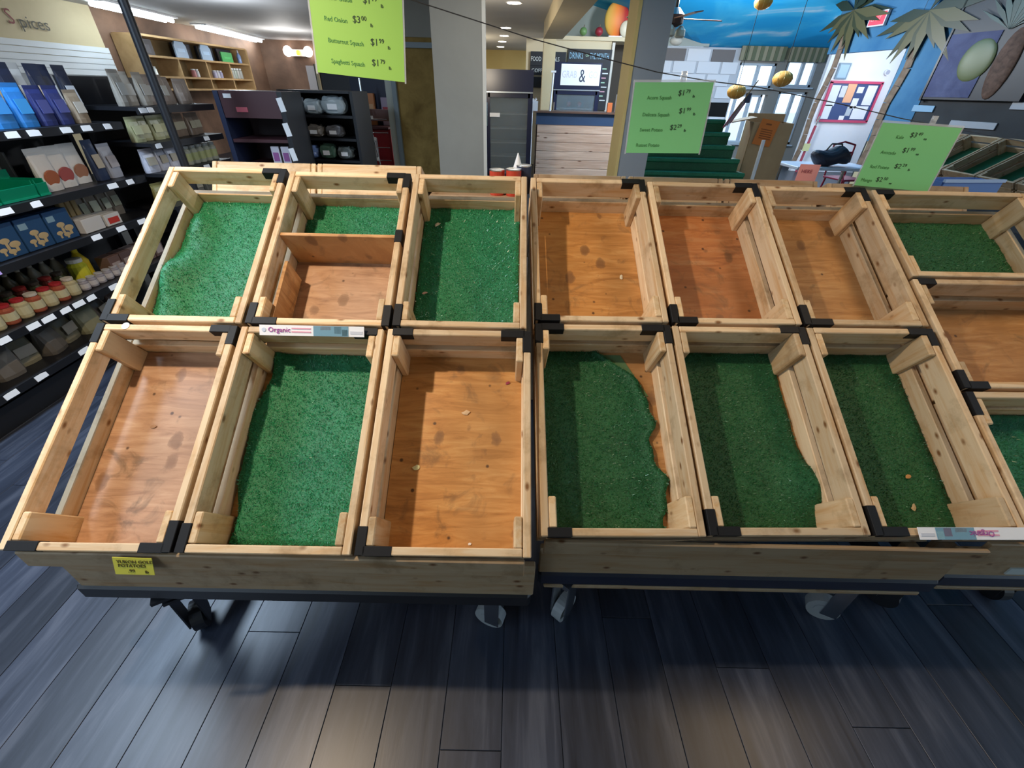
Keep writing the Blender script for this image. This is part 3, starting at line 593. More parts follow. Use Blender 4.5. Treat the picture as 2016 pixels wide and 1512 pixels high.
sign('lime green squash price sheet hanging highest, cut off by the top of the photo', (-0.4985, 1.70, 1.682), (R(-3), R(4.2), R(3)),
     [('Yellow Onion', -0.10, 0.072, ('$1', '79', 'lb'), 0.02, 0.075), ('Red Onion', -0.10, 0.022, ('$3', '00', 'lb'), -0.015, 0.026), ('Butternut Squash', -0.095, -0.030, ('$1', '99', 'lb'), 0.035, -0.024), ('Spaghetti Squash', -0.092, -0.082, ('$1', '79', 'lb'), 0.035, -0.076)], GREENP2)
sign('green squash and potato price sheet hanging in front of the grey column', (0.563, 1.85, 1.473), (R(-2), R(-1.2), R(-3)),
     [('Acorn Squash', -0.088, 0.060, ('$1', '79', 'lb'), 0.020, 0.072), ('Delicata Squash', -0.096, 0.008, ('$1', '99', 'lb'), 0.034, 0.018), ('Sweet Potato', -0.098, -0.040, ('$2', '29', 'lb'), 0.012, -0.034), ('Russet Potato', -0.104, -0.090, None, 0, 0)], GREENP)
sign('green price sheet hanging lowest, above the right-hand cart', (1.549, 1.90, 1.362), (R(-2), R(2.0), R(-10)),
     [('Kale', -0.070, 0.062, ('$3', '49', 'ea'), -0.025, 0.070), ('Avocado', -0.098, 0.008, ('$1', '99', 'ea'), -0.025, 0.018), ('Red Potato', -0.112, -0.044, ('$2', '29', 'lb'), -0.025, -0.038), ('Mango', -0.122, -0.094, ('$2', '50', 'ea'), -0.068, -0.090)], GREENP)
cp = [(-1.6, 1.62, 2.05), (-0.95, 1.70, 1.905), (-0.369, 1.80, 1.783), (0.052, 1.86, 1.693), (0.30, 1.88, 1.648), (0.503, 1.88, 1.612), (0.70, 1.88, 1.590), (0.874, 1.88, 1.577), (1.2, 1.91, 1.535), (1.47, 1.92, 1.493), (2.3, 2.1, 1.40)]
tag(B().path(cp, 0.0016, 6).ob('clothesline', mat('cord_dark', (0.03, 0.03, 0.035), 0.6)), 'thin dark cord carrying the green price sheets', 'cord')
# red tins behind the left cart
for k, (x, y, h, lb) in enumerate([(-0.075, 1.97, 0.10, 'left red tin with a silver lid behind the left cart'), (-0.005, 1.96, 0.105, 'right red tin with a silver lid behind the left cart'), (0.038, 2.02, 0.112, 'dark tin behind the two red tins')]):
    t = thing('tin', lb, 'tin', (x, y, 1.175), 0, 'tins on the rear ledge')
    B().lathe([(0.030, 0), (0.032, 0.004), (0.032, h-0.006)], 20).ob('can', mat('tin_red', (0.55, 0.06, 0.03), 0.35) if k < 2 else NAVY, t, smooth=False)
    B().lathe([(0.033, h-0.006), (0.033, h-0.001), (0.028, h)], 20).ob('lid', STEEL, t)
t = thing('paper_cone', 'small white paper cone standing behind the red tins', 'paper', (0.012, 2.03, 1.175)); B().lathe([(.020, .09), (.022, .092), (.002, .155)], 14).ob('cone', PAPER, t); B().lathe([(.010, 0), (.010, .09)], 10).ob('stem', PAPER, t)
# ------------------------------------------------------------------ shelving on the left
def gondola(label, x, y0, L, zs, top, tags, depth=0.44):
    g = thing('shelving_unit', label, 'shelves', (x, y0, 0), math.pi/2, 'black shop shelving')
    box('back_panel', (L/2, depth, top/2), (L, 0.03, top), SHELFM, g); box('base_plinth', (L/2, depth/2+0.02, 0.065), (L, depth-0.04, 0.13), SHELFM, g)
    for e in (0, L): box('upright', (e, depth-0.03, top/2), (0.035, 0.05, top), SHELFM, g)
    rnd = random.Random(int(L*100))
    for k, z in enumerate(zs):
        s = box('shelf', (L/2, depth/2, z-0.012), (L-0.004, depth-0.02, 0.022), SHELFM, g)
        box('shelf_lip', (0, -depth/2+0.006, -0.010), (L-0.004, 0.014, 0.042), SHELFM, s)
        for ty in tags[k]:
            box('price_tag', (ty-L/2, -depth/2-0.003, -0.008), (rnd.uniform(0.055, 0.075), 0.003, 0.030), PAPER if ty != 1.03 else mat('tag_violet', (0.45, 0.32, 0.72), 0.6), s, (R(-12), 0, rnd.uniform(-0.05, 0.05)))
    return g
GZ = [0.205, 0.455, 0.755, 1.0, 1.32]
gondola('black shelving unit along the aisle left of the produce, nearest the camera', -2.606, 1.0, 2.25, GZ, 1.47,
        [[0.75, 0.92, 1.2, 1.6, 1.95], [0.88, 1.03+0.01, 1.13, 1.24, 1.33, 1.42, 1.6], [1.03, 1.66, 1.86, 2.05], [1.25, 1.42, 1.95, 2.1], [1.5, 1.62, 1.82, 1.96, 2.12]])
GZ2 = [0.50, 0.78, 1.0, 1.19, 1.40]
gondola('black shelving unit with pouches and glass jars, beyond the black pole', -2.508, 3.30, 0.86, GZ2, 1.56, [[], [], [0.2, 0.5], [0.06, 0.62], [0.05, 0.12]])
tag(B().tube((-2.37, 3.36, 0), (-2.37, 3.36, CZ), 0.027, 16).lathe([(0.06, 0), (0.06, 0.01), (0.03, 0.02)], 16, (-2.37, 3.36, 0)).ob('support_pole', BLKM), 'tall thin black steel pole rising to the ceiling by the shelves', 'pole')
PC = {}
def key_me(key, fn):
    if key not in PC: PC[key] = fn()
    return PC[key]
def cm(c): return mat('print_%.2f_%.2f_%.2f' % tuple(c), c, 0.45)
def pouch(loc, rz, w, h, col, lcol, label, group, d=0.05, win=None, dot=None):
    t = thing('pouch', label, 'pouch', loc, rz, group); rw = round(w, 2); rh = round(h, 2)
    def mk():
        bm = bmesh.new(); rows = [(0.0, 1.0, 0.96), (0.12, 1.05, 1.0), (0.45, 0.85, 1.0), (0.8, 0.35, 0.98), (0.9, 0.06, 1.0), (1.0, 0.05, 1.0)]
        rg = []
        for (tz, dd, ww) in rows:
            ring = []
            for a in range(12):
                th = 2*math.pi*a/12; cx_ = math.cos(th); sy_ = math.sin(th)
                ring.append(bm.verts.new((rw/2*ww*math.copysign(abs(cx_)**0.45, cx_), d/2*dd*math.copysign(abs(sy_)**0.8, sy_), rh*tz)))
            rg.append(ring)
        for a, b in zip(rg[:-1], rg[1:]):
            for i in range(12): bm.faces.new((a[i], a[(i+1) % 12], b[(i+1) % 12], b[i]))
        bm.faces.new(rg[0][::-1]); bm.faces.new(rg[-1]); bmesh.ops.recalc_face_normals(bm, faces=bm.faces[:])
        me = bpy.data.meshes.new('pouch'); bm.to_mesh(me); bm.free(); me.materials.append(mat('foil_%.2f_%.2f_%.2f' % tuple(col), col, 0.32)); return me
    link('bag', key_me(('p', rw, rh, d, tuple(col)), mk), t)
    if lcol: box('front_label', (0, -d/2-0.001, rh*0.48), (rw*0.66, 0.003, rh*0.34), cm(lcol), t, (R(-6), 0, 0))
    if dot: B().tube((0, -d/2-0.006, rh*0.30), (0, -d/2+0.004, rh*0.31), rw*0.36, 18).ob('food_picture', cm(dot), t)
    if win: box('clear_window', (0, -d/2-0.0015, rh*0.2), (rw*0.6, 0.003, rh*0.2), cm(win), t, (R(-3), 0, 0))
    return t
def carton(loc, rz, w, h, d, col, label, group, pcol=None, cat='box'):
    t = thing('carton', label, cat, loc, rz, group)
    box('box', (0, 0, h/2), (w, d, h), cm(col), t, bev=0.002)
    if pcol: box('front_print', (0, -d/2-0.0008, h*0.42), (w*0.7, 0.0016, h*0.5), cm(pcol), t)
    box('top_flap', (0, 0, h+0.0006), (w*0.9, d*0.5, 0.0012), cm(tuple(x*0.8 for x in col)), t)
    return t
def jar(loc, rz, r, h, col, lid, label, group, lab=None):
    t = thing('jar', label, 'jar', loc, rz, group)
    link('glass', key_me(('j', r, h, tuple(col)), lambda: B().lathe([(r*.9, 0), (r, h*.06), (r, h*.72), (r*.72, h*.84), (r*.72, h*.88)], 14).me(mat('jar_%.2f_%.2f_%.2f' % tuple(col), col, 0.15))), t)
    link('lid', key_me(('l', r, h, tuple(lid)), lambda: B().lathe([(r*.80, h*.86), (r*.82, h*.88), (r*.82, h*.99), (r*.76, h)], 14).me(mat('lid_%.2f_%.2f_%.2f' % tuple(lid), lid, 0.3))), t)
    if lab: link('label_band', key_me(('b', r, h, tuple(lab)), lambda: B().lathe([(r*1.01, h*.2), (r*1.015, h*.21), (r*1.015, h*.6), (r*1.01, h*.61)], 14).me(cm(lab))), t)
    return t
def bottle(loc, rz, r, h, col, cap, label, group, lab=None):
    t = thing('bottle', label, 'bottle', loc, rz, group)
    link('bottle_body', key_me(('o', r, h, tuple(col)), lambda: B().lathe([(r*.9, 0), (r, h*.04), (r, h*.55), (r*.45, h*.74), (r*.3, h*.80)], 14).me(mat('bot_%.2f_%.2f_%.2f' % tuple(col), col, 0.25), True)), t)
    link('cap', key_me(('c', r, h, tuple(cap)), lambda: B().lathe([(r*.36, h*.78), (r*.36, h*.86), (r*.16, h*1.0)], 14).me(cm(cap))), t)
    if lab: link('label_band', key_me(('ob', r, h, tuple(lab)), lambda: B().lathe([(r*1.01, h*.1), (r*1.02, h*.11), (r*1.02, h*.46), (r*1.01, h*.47)], 14).me(cm(lab))), t)
    return t
HP = math.pi/2
def sp(y, back, z, X=-2.606): return (X-0.03-back, y, z+0.0005)
JR = random.Random(5)
def j(a=0.06): return HP+JR.uniform(-a, a)
# top shelf (z 1.32): blue and navy coffee pouches, tall dark pouches behind
z = GZ[4]
G = 'pouches on the top shelf'
pouch(sp(2.43, .06, z), j(), .11, .22, (.72, .70, .60), (.75, .62, .15), 'white and yellow pouch at the left end of the top shelf', G)
pouch(sp(2.575, .05, z), j(), .12, .21, (.03, .22, .62), (.05, .30, .75), 'bright blue pouch on the top shelf, left of the pair', G)
pouch(sp(2.70, .05, z), j(), .11, .195, (.03, .22, .62), (.05, .32, .72), 'bright blue pouch on the top shelf, right of the pair', G)
pouch(sp(2.82, .05, z), j(), .105, .19, (.03, .04, .16), (.08, .09, .28), 'navy pouch on the top shelf beside the blue pair', G)
pouch(sp(2.93, .05, z), j(), .105, .19, (.03, .04, .16), (.08, .09, .28), 'navy pouch on the top shelf beside the kraft pouch', G)
pouch(sp(3.05, .05, z), j(), .10, .17, (.36, .28, .20), (.62, .58, .52), 'kraft pouch with white label at the right end of the top shelf', G)
for k in range(9):
    c = [(.30, .22, .18), (.02, .02, .05), (.025, .03, .06), (.05, .04, .035), (.02, .025, .05), (.40, .38, .36), (.02, .025, .05), (.02, .03, .05), (.02, .025, .045)][k]
    pouch(sp(2.46+k*0.088, .15+.03*(k % 2), z), j(), .085, .29, c, [(.75, .72, .70), None, (.10, .12, .22), (.55, .40, .22), None, (.78, .76, .74), (.55, .42, .3), (.62, .64, .68), (.6, .62, .66)][k], 'tall %s bag in the back row of the top shelf, %s from the left' % (['brown', 'black', 'midnight blue', 'dark brown', 'ink blue', 'grey', 'blue-black', 'slate blue', 'dark blue'][k], ['first', 'second', 'third', 'fourth', 'fifth', 'sixth', 'seventh', 'eighth', 'last'][k]), 'tall bags behind the coffee pouches')
# second shelf (z 1.0): green seed trays, pouches with food pictures
z = GZ[3]
GREENT = mat('green_tray', (0.0, 0.30, 0.17), 0.4)
for k, (yc, wd) in enumerate([(2.19, 0.20), (2.40, 0.20), (2.54, 0.06)]):
    t = thing('green_tray', ['green plastic display tray at the left of the second shelf', 'green plastic display tray in the middle of the second shelf', 'small green plastic display tray beside the picture pouches'][k], 'tray', sp(yc, .10, z), HP, 'green trays')
    box('tray_base', (0, 0, .006), (wd, .19, .01), GREENT, t); box('tray_front', (0, -.09, .035), (wd, .008, .06), GREENT, t, (R(10), 0, 0)); box('tray_back', (0, .09, .065), (wd, .008, .12), GREENT, t)
    for s in (-1, 1): box('tray_side', (s*(wd/2-.004), 0, .045), (.006, .18, .08), GREENT, t)
for k in range(3):
    carton(sp(2.16+k*.085, .10, z+.025), HP, .055, .13, .02, (.03, .05, .14), ['navy seed packet with a yellow foot, at the left of the green trays', 'navy seed packet with a yellow foot, second in the green trays', 'navy seed packet with a yellow foot, third in the green trays'][k], 'seed packets', (.62, .48, .12), 'packet')
for k, (yc, c) in enumerate([(2.67, (.50, .16, .08)), (2.79, (.48, .12, .12)), (2.92, (.46, .22, .14))]):
    pouch(sp(yc, .08+.02*k, z), j(), .125, .22, (.74, .74, .75), None, ['white pouch with an orange-red food picture on the second shelf', 'white pouch with a dark red food picture on the second shelf', 'white pouch with a brown food picture on the second shelf'][k], 'white picture pouches', dot=c, win=None)
for k in range(7):
    carton(sp(2.24+k*.062, .27, z), HP+.35, .02, .20, .12, [(.14, .13, .12), (.34, .33, .32)][k % 2], 'slim %s packet standing on edge behind the green trays, %s from the left' % (['dark', 'grey'][k % 2], ['first', 'second', 'third', 'fourth', 'fifth', 'sixth', 'seventh'][k]), 'slim packets behind the trays', None, 'packet')
pouch(sp(3.03, .08, z), j(), .08, .235, (.03, .05, .12), (.55, .50, .42), 'dark blue pouch right of the white picture pouches', 'mixed pouches')
pouch(sp(3.14, .08, z), j(), .11, .20, (.36, .38, .46), (.42, .40, .44), 'grey pouch at the right end of the second shelf', 'mixed pouches')
# third shelf (z .755): blue mushroom boxes
z = GZ[2]
pouch(sp(2.03, .08, z), j(), .16, .14, (.78, .78, .80), (.70, .55, .55), 'white bag at the left end of the third shelf', 'third shelf goods')
for k in range(3):
    t = carton(sp(2.21+k*.165, .09, z), HP, .155, .165, .14, (.02, .08, .22), ['blue box with a small cream mushroom picture, left of three', 'blue box with a cream mushroom picture, middle of three', 'blue box with a cream mushroom picture, right of three'][k], 'blue mushroom boxes')
    mb = B()
    for (mx, mz, mr, mh) in ((-.005, .085, .026, .045), (.035, .06, .030, .035), (-.035, .045, .020, .028), (.005, .03, .022, .02)):
        mb.box((mx, -.0712, mz-mh/2), (mr*.55, .002, mh)).ball((mx, -.071, mz), mr, (1.0, .05, .55))
    mb.ob('mushroom_picture', cm((.55, .44, .26)), t)
    box('title_print', (-.045, -.0708, .125), (.045, .0016, .03), cm((.25, .42, .58)), t)
t = carton(sp(2.73, .08, z), HP, .15, .08, .14, (.70, .72, .76), 'white display tray box beside the blue mushroom boxes', 'third shelf goods')
for k in range(3): carton(sp(2.70+k*.04, .13, z+.0815), HP+.1, .035, .09, .03, (.30, .22, .10), ['brown bar in the white tray, left', 'brown bar in the white tray, middle', 'brown bar in the white tray, right'][k], 'bars in the white tray', None, 'bar')
t = carton(sp(2.885, .07, z), HP, .12, .07, .12, (.70, .72, .74), 'low white box with a red square on its front', 'third shelf goods', (.60, .05, .04))
for k in range(5): pouch(sp(2.80+k*.09, .20, z), j(.2), .08, .19, (.26, .22, .18), (.44, .46, .36), 'brown snack bag with a pale header on the third shelf, %s of five' % ['first', 'second', 'third', 'fourth', 'last'][k], 'brown snack bags')
# fourth shelf (z .455): jars with red lids, bottles
z = GZ[1]
n = 0; ords = ['first', 'second', 'third', 'fourth', 'fifth', 'sixth', 'seventh', 'eighth', 'ninth', 'tenth', 'eleventh', 'twelfth']
for k in range(9):
    rl = (.42, .03, .04) if k % 3 != 2 else (.60, .58, .55)
    jar(sp(1.80+k*.078, .055, z), 0, .035, .105, (.36, .10, .06) if k % 2 else (.50, .46, .30), rl, '%s-lidded sauce jar, front row of the fourth shelf, %s from the left' % ('red' if k % 3 != 2 else 'pale', ords[k]), 'jars on the fourth shelf', (.62, .60, .42))
for k in range(9):
    jar(sp(1.84+k*.078, .145, z), 0, .035, .12, (.20, .05, .04) if k % 2 else (.10, .12, .06), (.40, .04, .04) if k % 2 else (.08, .07, .06), 'taller sauce jar, second row of the fourth shelf, %s from the left' % ords[k], 'jars behind', (.45, .16, .12) if k % 2 else None)
for k in range(6):
    jar(sp(2.50+k*.062, .05, z), 0, .027, .065, (.34, .34, .42), (.50, .52, .60), 'small grey-lidded jar on the fourth shelf, %s from the left' % ords[k], 'small jars', (.60, .60, .66))
for k in range(6):
    bottle(sp(2.22+k*.075, .26, z), 0, .033, .20, (.42, .40, .34) if k > 2 else (.14, .12, .08), (.62, .62, .60), '%s bottle in the back of the fourth shelf, %s from the left' % ('cream' if k > 2 else 'dark', ords[k]), 'bottles in the back row', (.66, .66, .64) if k > 2 else None)
bottle(sp(2.66, .16, z), 0, .045, .23, (.78, .56, .02), (.85, .66, .02), 'yellow squeeze bottle with a pointed cap on the fourth shelf', None)
t = jar(sp(2.60, .135, z), 0, .05, .16, (.62, .62, .05), (.78, .80, .78), 'yellow tub with a wide white lid beside the squeeze bottle', None)
for k in range(5): carton(sp(2.78+k*.10, .09, z), HP, .09, .12, .09, [(.16, .10, .09), (.12, .08, .08), (.22, .18, .2)][k % 3], 'dark packet at the far end of the fourth shelf, %s from the left' % ords[k], 'dark packets', (.40, .34, .34), 'packet')
# bottom shelf (z .205): brown and clear bags
z = GZ[0]
for k in range(9):
    c = [(.22, .12, .09), (.20, .17, .14), (.16, .15, .14), (.24, .22, .15), (.13, .12, .11), (.20, .19, .14), (.26, .26, .17), (.15, .12, .1), (.18, .12, .10)][k]
    pouch(sp(1.62+k*.135, .10+.04*(k % 2), z), j(.25), .14, .17, c, (.36, .34, .30) if k % 2 else None, 'brown bag on the bottom shelf, %s from the left' % ords[k], 'bags on the bottom shelf', d=.11)
# second unit items
X2 = -2.508
for k in range(8):
    c = (.34, .31, .27) if k < 3 else (.26, .21, .18)
    pouch(sp(3.36+k*.10, .08+.03*(k % 2), GZ2[4], X2), j(.12), .095, .20-.006*k, c, (.46, .45, .42) if k < 5 else None, 'greyish pouch with foil top on the highest shelf behind the pole, %s from the left' % ords[k], 'grey pouches')
for k in range(8):
    pouch(sp(3.36+k*.10, .09+.02*(k % 2), GZ2[3], X2), j(.15), .098, .15, (.36, .36, .20) if k < 4 else (.24, .18, .14), (.52, .52, .30) if k < 4 else (.44, .42, .32), '%s pouch on the shelf below the grey pouches, %s from the left' % ('yellow-green' if k < 4 else 'brown labelled', ords[k]), 'yellow and brown pouches')
for k in range(3): pouch(sp(3.36+k*.12, .08, GZ2[2], X2), j(.2), .12, .15, (.48, .50, .60), (.40, .36, .28), 'pale grey-blue pouch on the lower shelf behind the pole, %s from the left' % ords[k], 'pale pouches')
for k in range(5): jar(sp(3.74+k*.085, .06, GZ2[2], X2), 0, .036, .13, (.40, .42, .36), (.42, .44, .42), 'glass jar with a pale green label beyond the pole, %s from the left' % ords[k], 'glass jars', (.42, .46, .22))
for k in range(4): jar(sp(3.78+k*.085, .16, GZ2[2], X2), 0, .036, .15, (.30, .32, .30), (.10, .10, .10), 'tall glass jar in the back row beyond the pole, %s from the left' % ords[k], 'glass jars')
for k in range(6): pouch(sp(3.36+k*.14, .10, GZ2[1], X2), j(.2), .12, .15, (.40, .38, .14) if k < 3 else (.2, .2, .18), (.5, .48, .4), 'pouch on the low shelf beyond the pole, %s from the left' % ords[k], 'low shelf pouches')
# ------------------------------------------------------------------ left background: slat wall, spices lettering, cubby shelf, lights
t = thing('slatwall_panel', 'white slatted display panel below the spices lettering', 'slat wall', (-7.585, 5.6, 0), HP)
for k in range(5): box('slat', (0, -0.02, 1.63+k*0.085), (8.5, 0.03, 0.078), mat('slat_white', (0.66, 0.70, 0.72), 0.5), t)
box('backing', (0, 0.0, 1.3), (8.5, 0.02, 1.0), mat('slat_groove', (0.35, 0.38, 0.40), 0.6), t)
t = thing('wall_lettering', 'dark script lettering reading Spices on the tan wall', 'lettering', (-7.58, 7.98, 2.22), HP)
text('S', 0.26, mat('letter_red', (0.20, 0.03, 0.03), 0.6), t, (0.16, -0.01, -0.03)); text('pices', 0.22, mat('letter_dark', (0.05, 0.045, 0.03), 0.6), t, (0.33, -0.01, -0.06), xs=1.15)
FLUO = mat('fluorescent_tube', (0.80, 0.92, 1.0), 0.4, emit=14.0)
for k, (a, b) in enumerate([((-6.85, 9.05), (-7.05, 11.1)), ((-7.1, 12.2), (-7.5, 15.6))]):
    t = thing('ceiling_light', ['fluorescent ceiling light crossed by the black pole', 'fluorescent ceiling light right of the black pole'][k], 'light', ((a[0]+b[0])/2, (a[1]+b[1])/2, CZ-0.035), math.atan2(b[1]-a[1], b[0]-a[0]), 'fluorescent lights')
    L = math.hypot(b[0]-a[0], b[1]-a[1]); box('housing', (0, 0, 0.02), (L+0.1, 0.34, 0.03), WHITE, t)
    for s in (-1, 1): B().tube((-L/2, s*0.07, -0.03), (L/2, s*0.07, -0.03), 0.035, 10).ob('tube', FLUO, t)
DLM = mat('downlight_glow', (1.0, 0.86, 0.62), 0.4, emit=22.0)
for k, (x, y, r) in enumerate([(-0.07, 8.3, .10), (-0.26, 11.4, .10), (-0.33, 13.0, .10), (-0.42, 14.5, .10), (-0.52, 16.2, .10)]):
    t = thing('downlight', 'round ceiling downlight over the corridor, %s from the camera' % ords[k], 'light', (x, y, CZ-0.006), 0, 'corridor downlights')
    B().lathe([(r*1.25, 0.0), (r*1.25, 0.006), (r, 0.006)], 20).ob('ring', WHITE, t); B().lathe([(r, -0.004), (r, 0.002)], 20).ob('bulb', DLM, t)
OAK = mottled('oak_shelf', (0.42, 0.27, 0.12), (0.54, 0.36, 0.18), 5.0)
t = thing('cubby_shelf', 'light oak wall cubby shelf with four bays high on the wall', 'shelf', (-7.25, 10.2, 0), HP)
L = 3.85; z0, z1, zm, zh = 1.39, 2.25, 1.60, 1.93
box('side_panel', (0, 0.15, (z0+z1)/2), (0.05, 0.5, z1-z0), OAK, t); box('side_panel', (L, 0.15, (z0+z1)/2), (0.05, 0.5, z1-z0), OAK, t)
box('back_panel', (L/2, 0.39, (z0+z1)/2), (L, 0.02, z1-z0), mottled('oak_back', (0.30, 0.21, 0.10), (0.40, 0.29, 0.15), 3), t)
for z in (z0, zm, zh, z1): box('shelf_board', (L/2, 0.15, z), (L, 0.48, 0.035), OAK, t)
for k in (1, 2, 3): box('divider', (L*k/4, 0.15, (z0+zh)/2), (0.04, 0.46, zh-z0), OAK, t)
CB = lambda lx, ly, z: (-7.25-ly, 10.2+lx, z)
for k, (lx, c, lb) in enumerate([(0.45, (.04, .05, .08), 'dark square frame in the first bay of the cubby top'), (1.7, (.03, .035, .05), 'dark frame behind the first pale blue sign'), (2.55, (.03, .035, .05), 'dark frame behind the second pale blue sign'), (3.35, (.04, .04, .06), 'dark frame behind the green sign')]):
    carton(CB(lx, .25, zh+.02), HP, .62, .27, .05, c, lb, 'dark frames on the cubby top', (c[0]*2, c[1]*2, c[2]*2), 'frame')
for k, (lx, c, lb) in enumerate([(1.35, (.38, .55, .78), 'pale blue arched sign on the cubby top, left one'), (2.25, (.38, .55, .78), 'pale blue arched sign on the cubby top, right one'), (3.1, (.08, .48, .16), 'bright green sign on the cubby top')]):
    t = thing('counter_sign', lb, 'sign', CB(lx, .05, zh+.02), HP, 'signs on the cubby top')
    w2 = .2 if k < 2 else .24; h2 = .30 if k < 2 else .20
    poly = [(-w2, 0), (w2, 0), (w2, h2*.7), (w2*.6, h2), (-w2*.6, h2), (-w2, h2*.7)] if k < 2 else [(-w2, 0), (w2, 0), (w2, h2), (-w2, h2)]
    B().prism(poly, -.015, .015).ob('panel', cm(c), t); box('print_band', (0, -.017, h2*.45), (w2*1.2, .003, h2*.2), cm(tuple(min(1, x*1.3) for x in c)), t)
bottle(CB(3.68, .05, zh+.02), 0, .05, .28, (.25, .38, .70), (.6, .65, .8), 'small blue bottle at the right end of the cubby top', None)
for k, (lx, c) in enumerate([(0.25, (.65, .75, .80)), (1.5, (.5, .2, .2)), (1.62, (.6, .6, .62)), (2.3, (.5, .5, .7)), (2.42, (.6, .6, .65)), (2.55, (.4, .4, .6)), (3.1, (.45, .48, .45)), (3.22, (.35, .42, .38)), (3.34, (.45, .46, .44)), (3.48, (.4, .42, .4))]):
    jar(CB(lx, .02, zm+.018), 0, .05, .15 if k < 6 else .22, c, (.7, .75, .78), 'small glass jar on the middle cubby board, %s from the left' % ords[k], 'jars in the cubby')
# wine-red end cap unit
MAR = mat('maroon_board', (0.065, 0.022, 0.028), 0.45); MARD = mat('maroon_dark', (0.03, 0.012, 0.016), 0.5)
t = thing('end_cap_shelf', 'dark wine-red end cap shelf unit with a navy side panel', 'shelves', (-2.20, 4.25, 0), R(4))
box('side_panel', (-0.29, 0.2, 0.745), (0.04, 0.46, 1.49), NAVY, t); box('side_panel', (0.22, 0.2, 0.745), (0.04, 0.46, 1.49), SHELFM, t)
box('back_panel', (-0.03, 0.41, 0.745), (0.5, 0.02, 1.49), MARD, t); box('header_board', (-0.03, -0.02, 1.395), (0.47, 0.02, 0.19), MAR, t)
for z in (0.4, 0.93, 1.13, 1.48): box('shelf_board', (-0.03, 0.19, z), (0.47, 0.42, 0.025), MAR, t)
box('red_label', (-0.11, -0.034, 1.36), (0.09, 0.006, 0.035), cm((.55, .12, .16)), t); box('white_label', (-0.2, -0.034, 1.455), (0.06, 0.006, 0.03), PAPER, t)
for z in (1.40, 1.22, 1.03): box('white_tag', (0.22, -0.034, z), (0.045, 0.006, 0.10), PAPER, t, (0, R(-10), 0))
for k, x in enumerate((-2.16, -2.07)): carton((x, 4.30, 0.9435), R(4), .07, .14, .03, (.62, .60, .68), ['white and purple card in the end cap, left', 'white and purple card in the end cap, right'][k], 'cards in the end cap', (.30, .10, .30), 'card')
# black shelf with wrapped goods
t = thing('shelving_unit', 'black shelf facing the aisle with clear-wrapped goods, right of the end cap', 'shelves', (-1.98, 5.0, 0), R(-3), 'black shop shelving')
box('back_panel', (0, .42, .75), (.74, .02, 1.5), SHELFM, t)
for s in (-1, 1): box('side_panel', (s*.36, .21, .75), (.03, .44, 1.5), SHELFM, t)
for z in (.3, .68, .885, 1.085, 1.285, 1.49): box('shelf_board', (0, .2, z), (.70, .42, .022), SHELFM, t)
CLEAR = mat('clear_wrap', (0.50, 0.58, 0.62), 0.15, alpha=0.75)
def wrapped(loc, rz, w, h, d, m_, label, group, seed):
    rnd = random.Random(seed); t = thing('wrapped_package', label, 'package', loc, rz, group); bm = bmesh.new()
    bmesh.ops.create_icosphere(bm, subdivisions=3, radius=0.5)
    for v in bm.verts:
        k = 1+rnd.uniform(-.09, .09); v.co = Vector((math.copysign(abs(v.co.x*2)**.6/2, v.co.x)*w*k, math.copysign(abs(v.co.y*2)**.6/2, v.co.y)*d*k, max(0, (math.copysign(abs(v.co.z*2)**.7/2, v.co.z)+.5))*h*k))
    me = bpy.data.meshes.new('wrap'); bm.to_mesh(me); bm.free(); me.materials.append(m_); link('wrap', me, t)
    box('paper_label', (0, -d/2-.004, h*.45), (w*.4, .004, h*.3), PAPER, t); return t
for k, (x, z, w2, h2, m_, lb) in enumerate([(-2.22, 1.297, .14, .15, mat('wrap_white', (.45, .47, .52), .3), 'white boxed package on the top board of the black shelf'), (-2.05, 1.297, .18, .13, CLEAR, 'clear-wrapped package on the top board, left of the long one'), (-1.84, 1.297, .24, .16, CLEAR, 'long clear-wrapped package on the top board of the black shelf'),
        (-2.25, 1.097, .13, .10, mat('wrap_pale', (.40, .45, .52), .3), 'pale bag on the middle board of the black shelf'), (-2.08, 1.097, .18, .11, mat('wrap_taupe', (.17, .15, .13), .4), 'taupe bag on the middle board of the black shelf'), (-1.88, 1.097, .18, .11, mat('wrap_grey', (.12, .12, .13), .4), 'dark grey bag on the middle board of the black shelf'),
        (-2.20, .897, .22, .13, mat('wrap_blue', (.16, .24, .48), .35), 'blue bag on the lower board of the black shelf'), (-1.99, .897, .17, .14, mat('wrap_green', (.07, .14, .10), .4), 'dark green bag on the lower board of the black shelf'), (-1.80, .897, .17, .12, mat('wrap_greyb', (.12, .14, .14), .4), 'grey-green bag on the lower board of the black shelf')]):
    wrapped((x, 5.10, z), 0, w2, h2, .16, m_, lb, 'bags and packages on the black shelf', k)
# red snack rack
RED = mat('rack_red', (0.26, 0.012, 0.02), 0.4)
t = thing('snack_rack', 'red snack display rack behind a chrome wire ladder', 'rack', (-1.86, 6.15, 0), R(-4))
box('body', (0, .2, .55), (.56, .36, 1.1), RED, t); box('header', (0, .1, 1.25), (.56, .10, .12), mat('rack_brown', (.16, .09, .09), .5), t); box('shelf_board', (0, .12, 1.12), (.56, .32, .02), MAR, t)
box('upper_back', (0, .37, 1.35), (.56, .03, .7), NAVY, t)
for k in range(3): box('white_panel', (-.14+k*.10, .015, .88), (.075, .006, .26), cm((.55, .56, .66)), t)
t = thing('wire_ladder', 'chrome wire stand leaning in front of the red snack rack', 'stand', (-1.72, 5.95, 0), R(-6))
lb_ = B().tube((-.08, 0, 0), (-.12, .06, 1.62), .012, 8).tube((.14, -.05, 0), (-.10, .02, 1.5), .009, 8); lb_.ob('leg_frame', STEEL, t)
